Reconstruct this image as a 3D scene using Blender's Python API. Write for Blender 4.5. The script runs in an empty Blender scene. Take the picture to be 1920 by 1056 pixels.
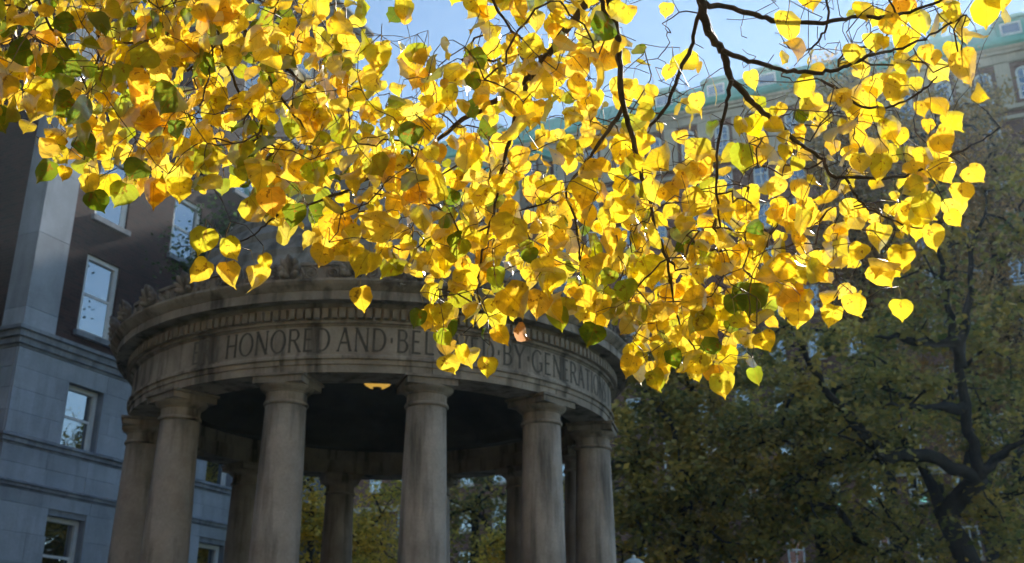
import bpy, math, random
import numpy as np
from mathutils import Vector, Matrix

# ------------------------------------------------------------------ camera, sky, sun, exposure
SC = bpy.context.scene
COL = SC.collection
EYE = np.array([0.0, 0.0, 1.65])
PITCH = math.radians(20.98)
FPX = 1985.0                                   # focal length in photo pixels (1920 wide)
cam_d = bpy.data.cameras.new('camera')
cam = bpy.data.objects.new('camera', cam_d)
COL.objects.link(cam)
cam.location = EYE
cam.rotation_euler = (math.pi / 2 + PITCH, 0, 0)
cam_d.sensor_width = 36.0
cam_d.sensor_fit = 'HORIZONTAL'
cam_d.lens = FPX / 1920 * 36
cam_d.clip_start = 0.05
cam_d.clip_end = 3000
cam_d.dof.use_dof = True
cam_d.dof.focus_distance = 2.95
cam_d.dof.aperture_fstop = 6.0
SC.camera = cam

GLARE_HAZE = 0.0010
SUN_AZ, SUN_EL = 28.0, 32.0                    # degrees right of the view direction, above the horizon
world = bpy.data.worlds.new('World')
SC.world = world
world.use_nodes = True
wn = world.node_tree
for n_ in list(wn.nodes):
    wn.nodes.remove(n_)
wo = wn.nodes.new('ShaderNodeOutputWorld')
wb = wn.nodes.new('ShaderNodeBackground')
ws = wn.nodes.new('ShaderNodeTexSky')
ws.sky_type = 'NISHITA'
ws.sun_disc = False
ws.sun_elevation = math.radians(SUN_EL)
ws.sun_rotation = math.radians(SUN_AZ)
ws.altitude = 0
ws.air_density = 1.0
ws.dust_density = 0.0
ws.ozone_density = 0.5
wb.inputs['Strength'].default_value = 0.069
wt = wn.nodes.new('ShaderNodeMix')             # the clear autumn sky leans a little to cyan
wt.data_type = 'RGBA'
wt.blend_type = 'MULTIPLY'
wt.inputs[0].default_value = 1.0
wt.inputs[7].default_value = (0.90, 1.02, 1.06, 1)
wn.links.new(ws.outputs[0], wt.inputs[6])
wn.links.new(wt.outputs[2], wb.inputs['Color'])
wn.links.new(wb.outputs[0], wo.inputs['Surface'])

sun_d = bpy.data.lights.new('sun', 'SUN')
sun_d.energy = 5.0
sun_d.angle = math.radians(0.53)
sun_d.color = (1.0, 0.93, 0.82)
sun = bpy.data.objects.new('sun', sun_d)
COL.objects.link(sun)
_a, _e = math.radians(SUN_AZ), math.radians(SUN_EL)
SUN_DIR = Vector((math.sin(_a) * math.cos(_e), math.cos(_a) * math.cos(_e), math.sin(_e)))
sun.rotation_euler = SUN_DIR.to_track_quat('Z', 'Y').to_euler()
sun.location = (0, 0, 60)

vs = SC.view_settings
vs.view_transform = 'Standard'
vs.look = 'None'
vs.gamma = 1.0
vs.exposure = 1.15
vs.use_curve_mapping = False
SC.render.film_transparent = False
SC.cycles.use_denoising = True
SC.cycles.max_bounces = 6
SC.cycles.transparent_max_bounces = 5
SC.cycles.use_light_tree = False
SC.cycles.diffuse_bounces = 4
SC.cycles.transmission_bounces = 4
SC.cycles.glossy_bounces = 3
SC.cycles.sample_clamp_indirect = 8.0
SC.cycles.use_adaptive_sampling = True
SC.cycles.adaptive_threshold = 0.03
SC.cycles.volume_bounces = 0

# ------------------------------------------------------------------ helpers
CP, SP = math.cos(PITCH), math.sin(PITCH)
FWD = np.array([0, CP, SP])
UPV = np.array([0, -SP, CP])
RGT = np.array([1.0, 0, 0])


def sight(px, py, depth):
    """the place seen at a photo pixel, at this depth along the view axis"""
    return EYE + depth * (FWD + (px - 960) / FPX * RGT - (py - 528) / FPX * UPV)


def project(P):
    d = np.asarray(P) - EYE
    z = d @ FWD
    return np.stack([960 + FPX * (d @ RGT) / z, 528 - FPX * (d @ UPV) / z, z], -1)


def mk_mesh(name, V, F, smooth=False):
    me = bpy.data.meshes.new(name)
    me.from_pydata([tuple(map(float, v)) for v in V], [], F)
    if smooth:
        me.polygons.foreach_set('use_smooth', [True] * len(me.polygons))
    me.update()
    return me


def mk_mesh_np(name, V, Q, smooth=False, tint=None, uv=None):
    me = bpy.data.meshes.new(name)
    V = np.asarray(V, np.float32)
    Q = np.asarray(Q, np.int32)
    k = Q.shape[1]
    me.vertices.add(len(V))
    me.vertices.foreach_set('co', V.ravel())
    me.loops.add(Q.size)
    me.loops.foreach_set('vertex_index', Q.ravel())
    me.polygons.add(len(Q))
    me.polygons.foreach_set('loop_start', np.arange(0, Q.size, k, dtype=np.int32))
    me.update(calc_edges=True)
    if smooth:
        me.polygons.foreach_set('use_smooth', np.ones(len(Q), bool))
    if tint is not None:
        at = me.color_attributes.new('tint', 'FLOAT_COLOR', 'POINT')
        c = np.ones((len(V), 4), np.float32)
        c[:, :3] = tint
        at.data.foreach_set('color', c.ravel())
    if uv is not None:
        ul = me.uv_layers.new(name='UVMap')
        ul.data.foreach_set('uv', np.asarray(uv, np.float32)[Q.ravel()].ravel())
    me.validate()
    return me


def link(name, me, mat=None, parent=None, loc=(0, 0, 0), rz=0.0):
    o = bpy.data.objects.new(name, me)
    COL.objects.link(o)
    o.location = loc
    o.rotation_euler = (0, 0, rz)
    if mat is not None and len(me.materials) == 0:
        me.materials.append(mat)
    if parent is not None:
        o.parent = parent
    return o


def tag(o, label=None, cat=None, group=None, kind=None):
    if label:
        o['label'] = label
    if cat:
        o['category'] = cat
    if group:
        o['group'] = group
    if kind:
        o['kind'] = kind
    return o


def thing(name, label, cat, loc=(0, 0, 0), rz=0.0, group=None):
    o = bpy.data.objects.new(name, None)
    COL.objects.link(o)
    o.location = loc
    o.rotation_euler = (0, 0, rz)
    o.empty_display_size = 0.2
    return tag(o, label, cat, group)


class MB:
    """collects simple solids into one mesh"""
    def __init__(self):
        self.V, self.F = [], []

    def box(self, x0, x1, y0, y1, z0, z1):
        b = len(self.V)
        self.V += [(x, y, z) for z in (z0, z1) for x, y in ((x0, y0), (x1, y0), (x1, y1), (x0, y1))]
        self.F += [[b + i for i in f] for f in ((3, 2, 1, 0), (4, 5, 6, 7), (0, 1, 5, 4), (1, 2, 6, 5), (2, 3, 7, 6), (3, 0, 4, 7))]
        return self

    def quad(self, a, b_, c, d):
        b = len(self.V)
        self.V += [a, b_, c, d]
        self.F.append([b, b + 1, b + 2, b + 3])
        return self

    def prism(self, pts, axis, a0, a1):
        """closed 2-D outline swept along x ('x': pts are (y, z)), y ('y': (x, z)) or z ('z': (x, y))"""
        b = len(self.V)
        n = len(pts)
        for a in (a0, a1):
            for p, q in pts:
                self.V.append((a, p, q) if axis == 'x' else (p, a, q) if axis == 'y' else (p, q, a))
        self.F.append([b + i for i in range(n)][::-1])
        self.F.append([b + n + i for i in range(n)])
        for i in range(n):
            j = (i + 1) % n
            self.F.append([b + i, b + j, b + n + j, b + n + i])
        return self

    def lathe(self, prof, n=32, cx=0, cy=0):
        b = len(self.V)
        m = len(prof)
        for i in range(n):
            a = 2 * math.pi * i / n
            for r, z in prof:
                self.V.append((cx + r * math.cos(a), cy + r * math.sin(a), z))
        for i in range(n):
            j = (i + 1) % n
            for k in range(m - 1):
                self.F.append([b + i * m + k, b + j * m + k, b + j * m + k + 1, b + i * m + k + 1])
        if prof[0][0] > 1e-4:
            self.F.append([b + i * m for i in range(n)][::-1])
        if prof[-1][0] > 1e-4:
            self.F.append([b + i * m + m - 1 for i in range(n)])
        return self

    def arc(self, prof, a0, a1, n):
        """closed section (r, z) swept round the z axis from angle a0 to a1; angle 0 looks to -y, positive to +x"""
        b = len(self.V)
        m = len(prof)
        full = abs(a1 - a0 - 2 * math.pi) < 1e-6
        cnt = n if full else n + 1
        for i in range(cnt):
            a = a0 + (a1 - a0) * i / n
            for r, z in prof:
                self.V.append((r * math.sin(a), -r * math.cos(a), z))
        for i in range(n):
            j = (i + 1) % cnt
            for k in range(m):
                l = (k + 1) % m
                self.F.append([b + i * m + k, b + i * m + l, b + j * m + l, b + j * m + k])
        if not full:
            self.F.append([b + k for k in range(m)])
            self.F.append([b + n * m + k for k in range(m)][::-1])
        return self

    def tube(self, P, R, sides=6):
        P = [Vector(p) for p in P]
        b = len(self.V)
        n = len(P)
        ref = None
        for i in range(n):
            t = (P[min(i + 1, n - 1)] - P[max(i - 1, 0)])
            t = t.normalized() if t.length > 1e-9 else Vector((0, 0, 1))
            if ref is None:
                ref = t.orthogonal().normalized()
            ref = (ref - t * ref.dot(t))
            ref = ref.normalized() if ref.length > 1e-6 else t.orthogonal().normalized()
            w = t.cross(ref)
            for k in range(sides):
                a = 2 * math.pi * k / sides
                self.V.append(tuple(P[i] + (ref * math.cos(a) + w * math.sin(a)) * R[i]))
        for i in range(n - 1):
            for k in range(sides):
                l = (k + 1) % sides
                self.F.append([b + i * sides + k, b + i * sides + l, b + (i + 1) * sides + l, b + (i + 1) * sides + k])
        self.F.append([b + k for k in range(sides)][::-1])
        self.F.append([b + (n - 1) * sides + k for k in range(sides)])
        return self

    def mesh(self, name, smooth=False):
        return mk_mesh(name, self.V, self.F, smooth)

    def build(self, name, mat, parent=None, loc=(0, 0, 0), rz=0.0, smooth=False):
        return link(name, self.mesh(name, smooth), mat, parent, loc, rz)


def smooth_by_angle(o, deg=40):
    me = o.data
    me.polygons.foreach_set('use_smooth', [True] * len(me.polygons))
    try:
        me.set_sharp_from_angle(angle=math.radians(deg))
    except Exception:
        pass
    return o


# ------------------------------------------------------------------ materials
def new_mat(name):
    m = bpy.data.materials.new(name)
    m.use_nodes = True
    nt = m.node_tree
    nt.nodes.clear()
    out = nt.nodes.new('ShaderNodeOutputMaterial')
    return m, nt, out


def N(nt, t, **kw):
    n = nt.nodes.new(t)
    for k, v in kw.items():
        setattr(n, k, v)
    return n


def ramp(nt, pts):
    r = nt.nodes.new('ShaderNodeValToRGB')
    e = r.color_ramp.elements
    while len(e) < len(pts):
        e.new(0.5)
    for i, (p, c) in enumerate(pts):
        e[i].position = p
        e[i].color = tuple(c) + (1,) if len(c) == 3 else c
    return r


def mapping(nt, scale=(1, 1, 1), coord='Object'):
    tc = N(nt, 'ShaderNodeTexCoord')
    mp = N(nt, 'ShaderNodeMapping')
    mp.inputs['Scale'].default_value = scale
    nt.links.new(tc.outputs[coord], mp.inputs['Vector'])
    return mp


def noise(nt, vec, scale, detail=4, rough=0.55):
    n = N(nt, 'ShaderNodeTexNoise')
    n.inputs['Scale'].default_value = scale
    n.inputs['Detail'].default_value = detail
    n.inputs['Roughness'].default_value = rough
    nt.links.new(vec, n.inputs['Vector'])
    return n


def mixc(nt, fac, a, b, mode='MIX'):
    m = N(nt, 'ShaderNodeMix', data_type='RGBA', blend_type=mode)
    for key, v in ((0, fac), (6, a), (7, b)):
        if hasattr(v, 'is_linked') or hasattr(v, 'links'):
            nt.links.new(v, m.inputs[key])
        elif isinstance(v, (int, float)):
            m.inputs[key].default_value = v
        else:
            m.inputs[key].default_value = tuple(v) + (1,)
    return m.outputs[2]


def stone_mat(name, base, dark, stain=0.6, streak=True, scale=1.0, rough=0.85, bump=0.25, piece_var=0.0):
    m, nt, out = new_mat(name)
    p = N(nt, 'ShaderNodeBsdfPrincipled')
    mp = mapping(nt)
    n1 = noise(nt, mp.outputs[0], 1.7 * scale, 6, 0.62)
    r1 = ramp(nt, [(0.32, dark), (0.62, base)])
    nt.links.new(n1.outputs['Fac'], r1.inputs[0])
    c = r1.outputs[0]
    if streak:
        ms = mapping(nt, (5.0 * scale, 5.0 * scale, 0.55 * scale))
        n2 = noise(nt, ms.outputs[0], 1.0, 5, 0.6)
        r2 = ramp(nt, [(0.48, (0, 0, 0)), (0.66, (1, 1, 1))])
        nt.links.new(n2.outputs['Fac'], r2.inputs[0])
        mm = N(nt, 'ShaderNodeMath', operation='MULTIPLY')
        nt.links.new(r2.outputs[0], mm.inputs[0])
        mm.inputs[1].default_value = stain
        c = mixc(nt, mm.outputs[0], c, tuple(x * 0.28 for x in dark))
    n3 = noise(nt, mp.outputs[0], 38 * scale, 3, 0.6)
    r3 = ramp(nt, [(0.3, (0.90, 0.90, 0.90)), (0.7, (1.06, 1.06, 1.06))])
    nt.links.new(n3.outputs['Fac'], r3.inputs[0])
    c = mixc(nt, 1.0, c, r3.outputs[0], 'MULTIPLY')
    if piece_var:
        oi = N(nt, 'ShaderNodeObjectInfo')
        rv = ramp(nt, [(0, (1 - piece_var,) * 3), (1, (1 + piece_var,) * 3)])
        nt.links.new(oi.outputs['Random'], rv.inputs[0])
        c = mixc(nt, 1.0, c, rv.outputs[0], 'MULTIPLY')
    nt.links.new(c, p.inputs['Base Color'])
    p.inputs['Roughness'].default_value = rough
    b = N(nt, 'ShaderNodeBump')
    b.inputs['Strength'].default_value = bump
    b.inputs['Distance'].default_value = 0.02
    nt.links.new(n3.outputs['Fac'], b.inputs['Height'])
    nt.links.new(b.outputs[0], p.inputs['Normal'])
    nt.links.new(p.outputs[0], out.inputs[0])
    return m


def brick_mat(name, c1, c2, mortar, frame_u):
    """brick laid along a wall whose horizontal direction is frame_u (object coordinates)"""
    m, nt, out = new_mat(name)
    p = N(nt, 'ShaderNodeBsdfPrincipled')
    tc = N(nt, 'ShaderNodeTexCoord')
    sx = N(nt, 'ShaderNodeSeparateXYZ')
    nt.links.new(tc.outputs['Object'], sx.inputs[0])
    cb = N(nt, 'ShaderNodeCombineXYZ')
    ad = N(nt, 'ShaderNodeMath', operation='ADD')
    nt.links.new(sx.outputs[0], ad.inputs[0])
    nt.links.new(sx.outputs[1], ad.inputs[1])
    nt.links.new(ad.outputs[0], cb.inputs[0])
    nt.links.new(sx.outputs[2], cb.inputs[1])
    bt = N(nt, 'ShaderNodeTexBrick')
    bt.inputs['Scale'].default_value = 1.0
    bt.inputs['Brick Width'].default_value = 0.215
    bt.inputs['Row Height'].default_value = 0.075
    bt.inputs['Mortar Size'].default_value = 0.006
    bt.inputs['Color1'].default_value = tuple(c1) + (1,)
    bt.inputs['Color2'].default_value = tuple(c2) + (1,)
    bt.inputs['Mortar'].default_value = tuple(mortar) + (1,)
    nt.links.new(cb.outputs[0], bt.inputs['Vector'])
    n1 = noise(nt, tc.outputs['Object'], 0.7, 5)
    r = ramp(nt, [(0.3, (0.62, 0.62, 0.62)), (0.7, (1.25, 1.2, 1.15))])
    nt.links.new(n1.outputs['Fac'], r.inputs[0])
    c = mixc(nt, 1.0, bt.outputs['Color'], r.outputs[0], 'MULTIPLY')
    nt.links.new(c, p.inputs['Base Color'])
    p.inputs['Roughness'].default_value = 0.9
    b = N(nt, 'ShaderNodeBump')
    b.inputs['Strength'].default_value = 0.4
    b.inputs['Distance'].default_value = 0.008
    nt.links.new(bt.outputs['Fac'], b.inputs['Height'])
    b.invert = True
    nt.links.new(b.outputs[0], p.inputs['Normal'])
    nt.links.new(p.outputs[0], out.inputs[0])
    return m


def plain_mat(name, col, rough=0.6, var=0.25, scale=6.0, metallic=0.0):
    m, nt, out = new_mat(name)
    p = N(nt, 'ShaderNodeBsdfPrincipled')
    mp = mapping(nt)
    n1 = noise(nt, mp.outputs[0], scale, 5)
    r = ramp(nt, [(0.3, tuple(x * (1 - var) for x in col)), (0.7, tuple(min(1, x * (1 + var)) for x in col))])
    nt.links.new(n1.outputs['Fac'], r.inputs[0])
    nt.links.new(r.outputs[0], p.inputs['Base Color'])
    p.inputs['Roughness'].default_value = rough
    p.inputs['Metallic'].default_value = metallic
    nt.links.new(p.outputs[0], out.inputs[0])
    return m


def glass_mat(name, mirror=0.5, dark=(0.012, 0.014, 0.016)):
    m, nt, out = new_mat(name)
    d = N(nt, 'ShaderNodeBsdfDiffuse')
    d.inputs['Color'].default_value = tuple(dark) + (1,)
    g = N(nt, 'ShaderNodeBsdfGlossy')
    g.inputs['Roughness'].default_value = 0.015
    g.inputs['Color'].default_value = (0.92, 0.97, 1.0, 1)
    mp = mapping(nt)
    n1 = noise(nt, mp.outputs[0], 1.3, 2)
    b = N(nt, 'ShaderNodeBump')
    b.inputs['Strength'].default_value = 0.12
    b.inputs['Distance'].default_value = 0.03
    nt.links.new(n1.outputs['Fac'], b.inputs['Height'])
    nt.links.new(b.outputs[0], g.inputs['Normal'])
    lw = N(nt, 'ShaderNodeLayerWeight')
    lw.inputs['Blend'].default_value = 0.35
    mr = N(nt, 'ShaderNodeMapRange')
    mr.inputs['To Min'].default_value = mirror
    mr.inputs['To Max'].default_value = 1.0
    nt.links.new(lw.outputs['Fresnel'], mr.inputs['Value'])
    mx = N(nt, 'ShaderNodeMixShader')
    nt.links.new(mr.outputs[0], mx.inputs[0])
    nt.links.new(d.outputs[0], mx.inputs[1])
    nt.links.new(g.outputs[0], mx.inputs[2])
    nt.links.new(mx.outputs[0], out.inputs[0])
    return m


def foliage_mat(name, transl=0.52, gloss=0.06, rough=0.5):
    """tree leaves far off: colour from the 'tint' attribute"""
    m, nt, out = new_mat(name)
    at = N(nt, 'ShaderNodeVertexColor', layer_name='tint')
    d = N(nt, 'ShaderNodeBsdfDiffuse')
    t = N(nt, 'ShaderNodeBsdfTranslucent')
    nt.links.new(at.outputs[0], d.inputs[0])
    nt.links.new(at.outputs[0], t.inputs[0])
    mx = N(nt, 'ShaderNodeMixShader')
    mx.inputs[0].default_value = transl
    nt.links.new(d.outputs[0], mx.inputs[1])
    nt.links.new(t.outputs[0], mx.inputs[2])
    g = N(nt, 'ShaderNodeBsdfGlossy')
    g.inputs['Roughness'].default_value = rough
    m2 = N(nt, 'ShaderNodeMixShader')
    m2.inputs[0].default_value = gloss
    nt.links.new(mx.outputs[0], m2.inputs[1])
    nt.links.new(g.outputs[0], m2.inputs[2])
    nt.links.new(m2.outputs[0], out.inputs[0])
    return m


def linden_leaf_mat():
    m, nt, out = new_mat('linden_leaf')
    at = N(nt, 'ShaderNodeVertexColor', layer_name='tint')
    uv = N(nt, 'ShaderNodeUVMap', uv_map='UVMap')
    sx = N(nt, 'ShaderNodeSeparateXYZ')
    nt.links.new(uv.outputs[0], sx.inputs[0])

    def math2(op, a, b=None):
        n = N(nt, 'ShaderNodeMath', operation=op)
        for i, v in enumerate((a, b)):
            if v is None:
                continue
            if isinstance(v, (int, float)):
                n.inputs[i].default_value = v
            else:
                nt.links.new(v, n.inputs[i])
        return n.outputs[0]
    ax = math2('ABSOLUTE', sx.outputs[0])                     # u is -0.5..0.5 across, v runs base to tip
    # side veins: run outwards and towards the tip
    ph = math2('SUBTRACT', sx.outputs[1], math2('MULTIPLY', ax, 0.75))
    fr = math2('FRACT', math2('MULTIPLY', ph, 6.0))
    tri = math2('ABSOLUTE', math2('SUBTRACT', fr, 0.5))
    vein = math2('LESS_THAN', tri, 0.055)
    mid = math2('LESS_THAN', ax, 0.012)
    vv = math2('MAXIMUM', math2('MULTIPLY', vein, 0.45), mid)
    tc = N(nt, 'ShaderNodeTexCoord')
    n1 = noise(nt, tc.outputs['Object'], 26, 3, 0.6)
    r1 = ramp(nt, [(0.3, (0.78, 0.70, 0.6)), (0.65, (1.1, 1.1, 1.1))])
    nt.links.new(n1.outputs['Fac'], r1.inputs[0])
    c = mixc(nt, 1.0, at.outputs[0], r1.outputs[0], 'MULTIPLY')
    # brown spots
    n2 = noise(nt, tc.outputs['Object'], 75, 2, 0.5)
    r2 = ramp(nt, [(0.66, (0, 0, 0)), (0.70, (1, 1, 1))])
    nt.links.new(n2.outputs['Fac'], r2.inputs[0])
    c = mixc(nt, math2('MULTIPLY', r2.outputs[0], 0.75), c, (0.28, 0.10, 0.02))
    cv = mixc(nt, math2('MULTIPLY', vv, 0.5), c, (0.42, 0.22, 0.02))
    d = N(nt, 'ShaderNodeBsdfDiffuse')
    t = N(nt, 'ShaderNodeBsdfTranslucent')
    nt.links.new(cv, d.inputs[0])
    nt.links.new(cv, t.inputs[0])
    mx = N(nt, 'ShaderNodeMixShader')
    mx.inputs[0].default_value = 0.70
    nt.links.new(d.outputs[0], mx.inputs[1])
    nt.links.new(t.outputs[0], mx.inputs[2])
    g = N(nt, 'ShaderNodeBsdfGlossy')
    g.inputs['Roughness'].default_value = 0.32
    b = N(nt, 'ShaderNodeBump')
    b.inputs['Strength'].default_value = 0.6
    b.inputs['Distance'].default_value = 0.0015
    b.invert = True
    nt.links.new(math2('ADD', vv, math2('MULTIPLY', n1.outputs['Fac'], 0.8)), b.inputs['Height'])
    for s in (d, t, g):
        nt.links.new(b.outputs[0], s.inputs['Normal'])
    fz = N(nt, 'ShaderNodeFresnel')
    fz.inputs['IOR'].default_value = 1.42
    tp = N(nt, 'ShaderNodeBsdfTransparent')        # thin blade: a little light passes straight through
    nt.links.new(cv, tp.inputs[0])
    m3 = N(nt, 'ShaderNodeMixShader')
    m3.inputs[0].default_value = 0.20
    nt.links.new(mx.outputs[0], m3.inputs[1])
    nt.links.new(tp.outputs[0], m3.inputs[2])
    m2 = N(nt, 'ShaderNodeMixShader')
    nt.links.new(math2('MULTIPLY', fz.outputs[0], 0.32), m2.inputs[0])
    nt.links.new(m3.outputs[0], m2.inputs[1])
    nt.links.new(g.outputs[0], m2.inputs[2])
    nt.links.new(m2.outputs[0], out.inputs[0])
    return m


M = {}
M['granite'] = stone_mat('granite', (0.44, 0.365, 0.305), (0.22, 0.178, 0.145), stain=0.9, piece_var=0.08)
M['granite_column'] = stone_mat('granite_column', (0.52, 0.44, 0.395), (0.30, 0.25, 0.215), stain=0.8, scale=0.8)
M['granite_ring'] = stone_mat('granite_ring', (0.41, 0.34, 0.285), (0.20, 0.16, 0.13), stain=0.85)
M['letter'] = stone_mat('shade_dirt_letter', (0.13, 0.113, 0.095), (0.065, 0.056, 0.047), stain=0.5)  # raised strokes, coloured dark for the shade and dirt of cut letters
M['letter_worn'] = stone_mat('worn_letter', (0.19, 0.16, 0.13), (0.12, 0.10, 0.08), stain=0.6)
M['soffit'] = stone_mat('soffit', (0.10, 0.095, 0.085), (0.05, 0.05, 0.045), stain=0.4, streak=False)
M['dome'] = stone_mat('dome_stone', (0.38, 0.36, 0.33), (0.22, 0.21, 0.19), stain=0.7)
M['limestone'] = stone_mat('limestone', (0.43, 0.47, 0.54), (0.33, 0.36, 0.415), stain=0.25, piece_var=0.12, scale=0.7)
M['limestone_trim'] = stone_mat('limestone_trim', (0.34, 0.37, 0.43), (0.20, 0.22, 0.26), stain=0.5, scale=0.8)
M['cream_stone'] = stone_mat('cream_stone', (0.60, 0.52, 0.42), (0.46, 0.40, 0.33), stain=0.3, scale=0.5)
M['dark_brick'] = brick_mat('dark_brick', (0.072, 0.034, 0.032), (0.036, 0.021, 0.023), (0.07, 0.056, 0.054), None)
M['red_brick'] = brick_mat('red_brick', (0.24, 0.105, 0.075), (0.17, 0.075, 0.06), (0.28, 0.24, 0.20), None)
M['white_paint'] = plain_mat('white_paint', (0.72, 0.73, 0.74), 0.45, 0.08)
M['glass'] = glass_mat('window_glass', 0.38)
M['glass_far'] = glass_mat('far_window_glass', 0.35, (0.03, 0.035, 0.04))
M['copper'] = plain_mat('green_copper', (0.12, 0.44, 0.39), 0.6, 0.28, 0.8)
M['bark'] = stone_mat('bark', (0.05, 0.042, 0.036), (0.022, 0.018, 0.016), stain=0.5, scale=4.0, bump=0.6)
M['linden_bark'] = stone_mat('linden_bark', (0.10, 0.072, 0.058), (0.045, 0.033, 0.028), stain=0.4, scale=22.0, bump=0.5, rough=0.7)
M['twig'] = plain_mat('linden_twig', (0.085, 0.052, 0.04), 0.55, 0.4, 40.0)
M['petiole'] = plain_mat('leaf_stalk', (0.42, 0.30, 0.10), 0.5, 0.3, 60.0)
M['leaves_far'] = foliage_mat('tree_foliage')
M['leaf'] = linden_leaf_mat()
M['iron'] = plain_mat('dark_iron', (0.03, 0.035, 0.035), 0.5, 0.3, 10)
M['grass'] = plain_mat('lawn', (0.05, 0.075, 0.02), 0.95, 0.4, 1.2)
M['paving'] = stone_mat('paving', (0.30, 0.28, 0.25), (0.2, 0.19, 0.17), stain=0.2, streak=False)


def emit_mat(name, col, strength):
    m, nt, out = new_mat(name)
    e = N(nt, 'ShaderNodeEmission')
    e.inputs[0].default_value = tuple(col) + (1,)
    e.inputs[1].default_value = strength
    nt.links.new(e.outputs[0], out.inputs[0])
    return m


M['lamp_glow'] = emit_mat('lamp_glow', (1.0, 0.58, 0.10), 0.26)
M['lamp_glass'] = plain_mat('frosted_lamp_glass', (0.75, 0.78, 0.74), 0.3, 0.1)

# ------------------------------------------------------------------ ground
tag(MB().quad((-900, -900, 0), (900, -900, 0), (900, 900, 0), (-900, 900, 0)).build('ground', M['grass']), kind='structure')
PC = (-2.057, 15.814, 0.0)
path = MB()
path.arc([(4.75, 0.004), (7.5, 0.004), (7.5, 0.05), (4.75, 0.05)], 0, 2 * math.pi, 64)
path.box(0.5, 3.6, -24, -7.0, 0.004, 0.046)
tag(path.build('path', M['paving'], loc=PC), kind='structure')

# ------------------------------------------------------------------ rotunda
rot = thing('rotunda', 'round open stone pavilion with columns and an inscribed frieze beneath the yellow leaves', 'pavilion', PC)
NCOL, RCOL, PH0 = 12, 3.3, math.radians(-12.2)
TAU = 2 * math.pi
z = 0.0
for i, r in enumerate((4.7, 4.35, 4.0)):
    MB().lathe([(r, i * 0.16 + (0.0 if i == 0 else 0.002)), (r, i * 0.16 + 0.16)], 72).build('step', M['granite_ring'], rot)
ZS = 0.482

shaft_prof = []
for k in range(15):
    t = k / 14
    shaft_prof.append((0.315 - 0.07 * t ** 1.6, 0.80 + t * (4.83 - 0.80)))
shaft_me = MB().lathe(shaft_prof, 40).mesh('column', True)
shaft_me.materials.append(M['granite_column'])
cap_me = MB().lathe([(0.246, 4.832), (0.262, 4.836), (0.272, 4.848), (0.272, 4.864), (0.262, 4.876), (0.262, 4.884), (0.247, 4.886),
                     (0.247, 4.985), (0.262, 4.99), (0.262, 5.003), (0.272, 5.004), (0.29, 5.018), (0.315, 5.04), (0.328, 5.06), (0.328, 5.071)], 40).mesh('capital')
cap_me.materials.append(M['granite_ring'])
ab = MB()
ab.box(-0.315, 0.315, -0.315, 0.315, 5.073, 5.15)
ab.box(-0.34, 0.34, -0.34, 0.34, 5.152, 5.184)
ab_me = ab.mesh('abacus')
ab_me.materials.append(M['granite_ring'])
base_me = MB().lathe([(0.40, 0.62), (0.43, 0.65), (0.43, 0.70), (0.40, 0.73), (0.345, 0.735), (0.345, 0.765), (0.325, 0.798)], 40).mesh('column_base')
base_me.materials.append(M['granite_ring'])
pl_me = MB().box(-0.45, 0.45, -0.45, 0.45, ZS + 0.002, 0.618).mesh('plinth')
pl_me.materials.append(M['granite_ring'])
for k in range(NCOL):
    a = PH0 + (k - 2) * TAU / NCOL
    c = link('column', shaft_me, None, rot, (RCOL * math.sin(a), -RCOL * math.cos(a), 0), a)
    smooth_by_angle(c, 50)
    for nm, me in (('capital', cap_me), ('abacus', ab_me), ('column_base', base_me), ('plinth', pl_me)):
        link(nm, me, None, c)

GAP = 0.006
ARCH = [(3.06, 5.187), (3.554, 5.187), (3.554, 5.285), (3.572, 5.287), (3.572, 5.345), (3.60, 5.352), (3.60, 5.385), (3.575, 5.40), (3.575, 5.42), (3.06, 5.42)]
FRZ = [(3.10, 5.422), (3.56, 5.422), (3.56, 5.772), (3.10, 5.772)]
for k in range(NCOL):
    a0 = PH0 + k * TAU / NCOL
    MB().arc(ARCH, a0 + GAP / 7, a0 + TAU / NCOL - GAP / 7, 14).build('architrave_block', M['granite'], rot)
    a1 = a0 + TAU / NCOL / 2
    MB().arc(FRZ, a1 + GAP / 9, a1 + TAU / NCOL - GAP / 9, 16).build('frieze_block', M['granite'], rot)
MB().arc([(3.1, 5.774), (3.575, 5.774), (3.575, 5.79), (3.61, 5.80), (3.61, 5.822), (3.595, 5.84), (3.595, 6.0), (3.1, 6.0)], 0, TAU, 160).build('bed_moulding', M['granite_ring'], rot)
ND = 217
den = MB().prism([(3.597, 5.845), (3.662, 5.845), (3.662, 5.968), (3.597, 5.968)], 'x', -0.035, 0.035)
den.V = [(x, -y, z_) for x, y, z_ in den.V]
den_me = den.mesh('dentil')
den_me.materials.append(M['granite'])
for k in range(ND):
    link('dentil', den_me, None, rot, rz=k * TAU / ND)
COR = [(3.1, 6.002), (3.60, 6.002), (3.62, 6.045), (3.785, 6.05), (3.785, 6.022), (3.825, 6.022), (3.82, 6.14), (3.835, 6.142), (3.85, 6.16), (3.895, 6.20), (3.92, 6.235), (3.92, 6.262), (3.1, 6.30)]
NCR = 24
for k in range(NCR):
    a0 = k * TAU / NCR + 0.05
    MB().arc(COR, a0 + GAP / 9, a0 + TAU / NCR - GAP / 9, 8).build('cornice_block', M['granite'], rot)


def spiral(cx, cz, r0, turns, sgn, n=26):
    P = []
    for i in range(n):
        t = i / (n - 1)
        a = sgn * turns * TAU * t + math.pi / 2
        r = r0 * (1 - 0.86 * t)
        P.append((cx + r * math.cos(a), 0, cz + r * math.sin(a)))
    return P


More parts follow.
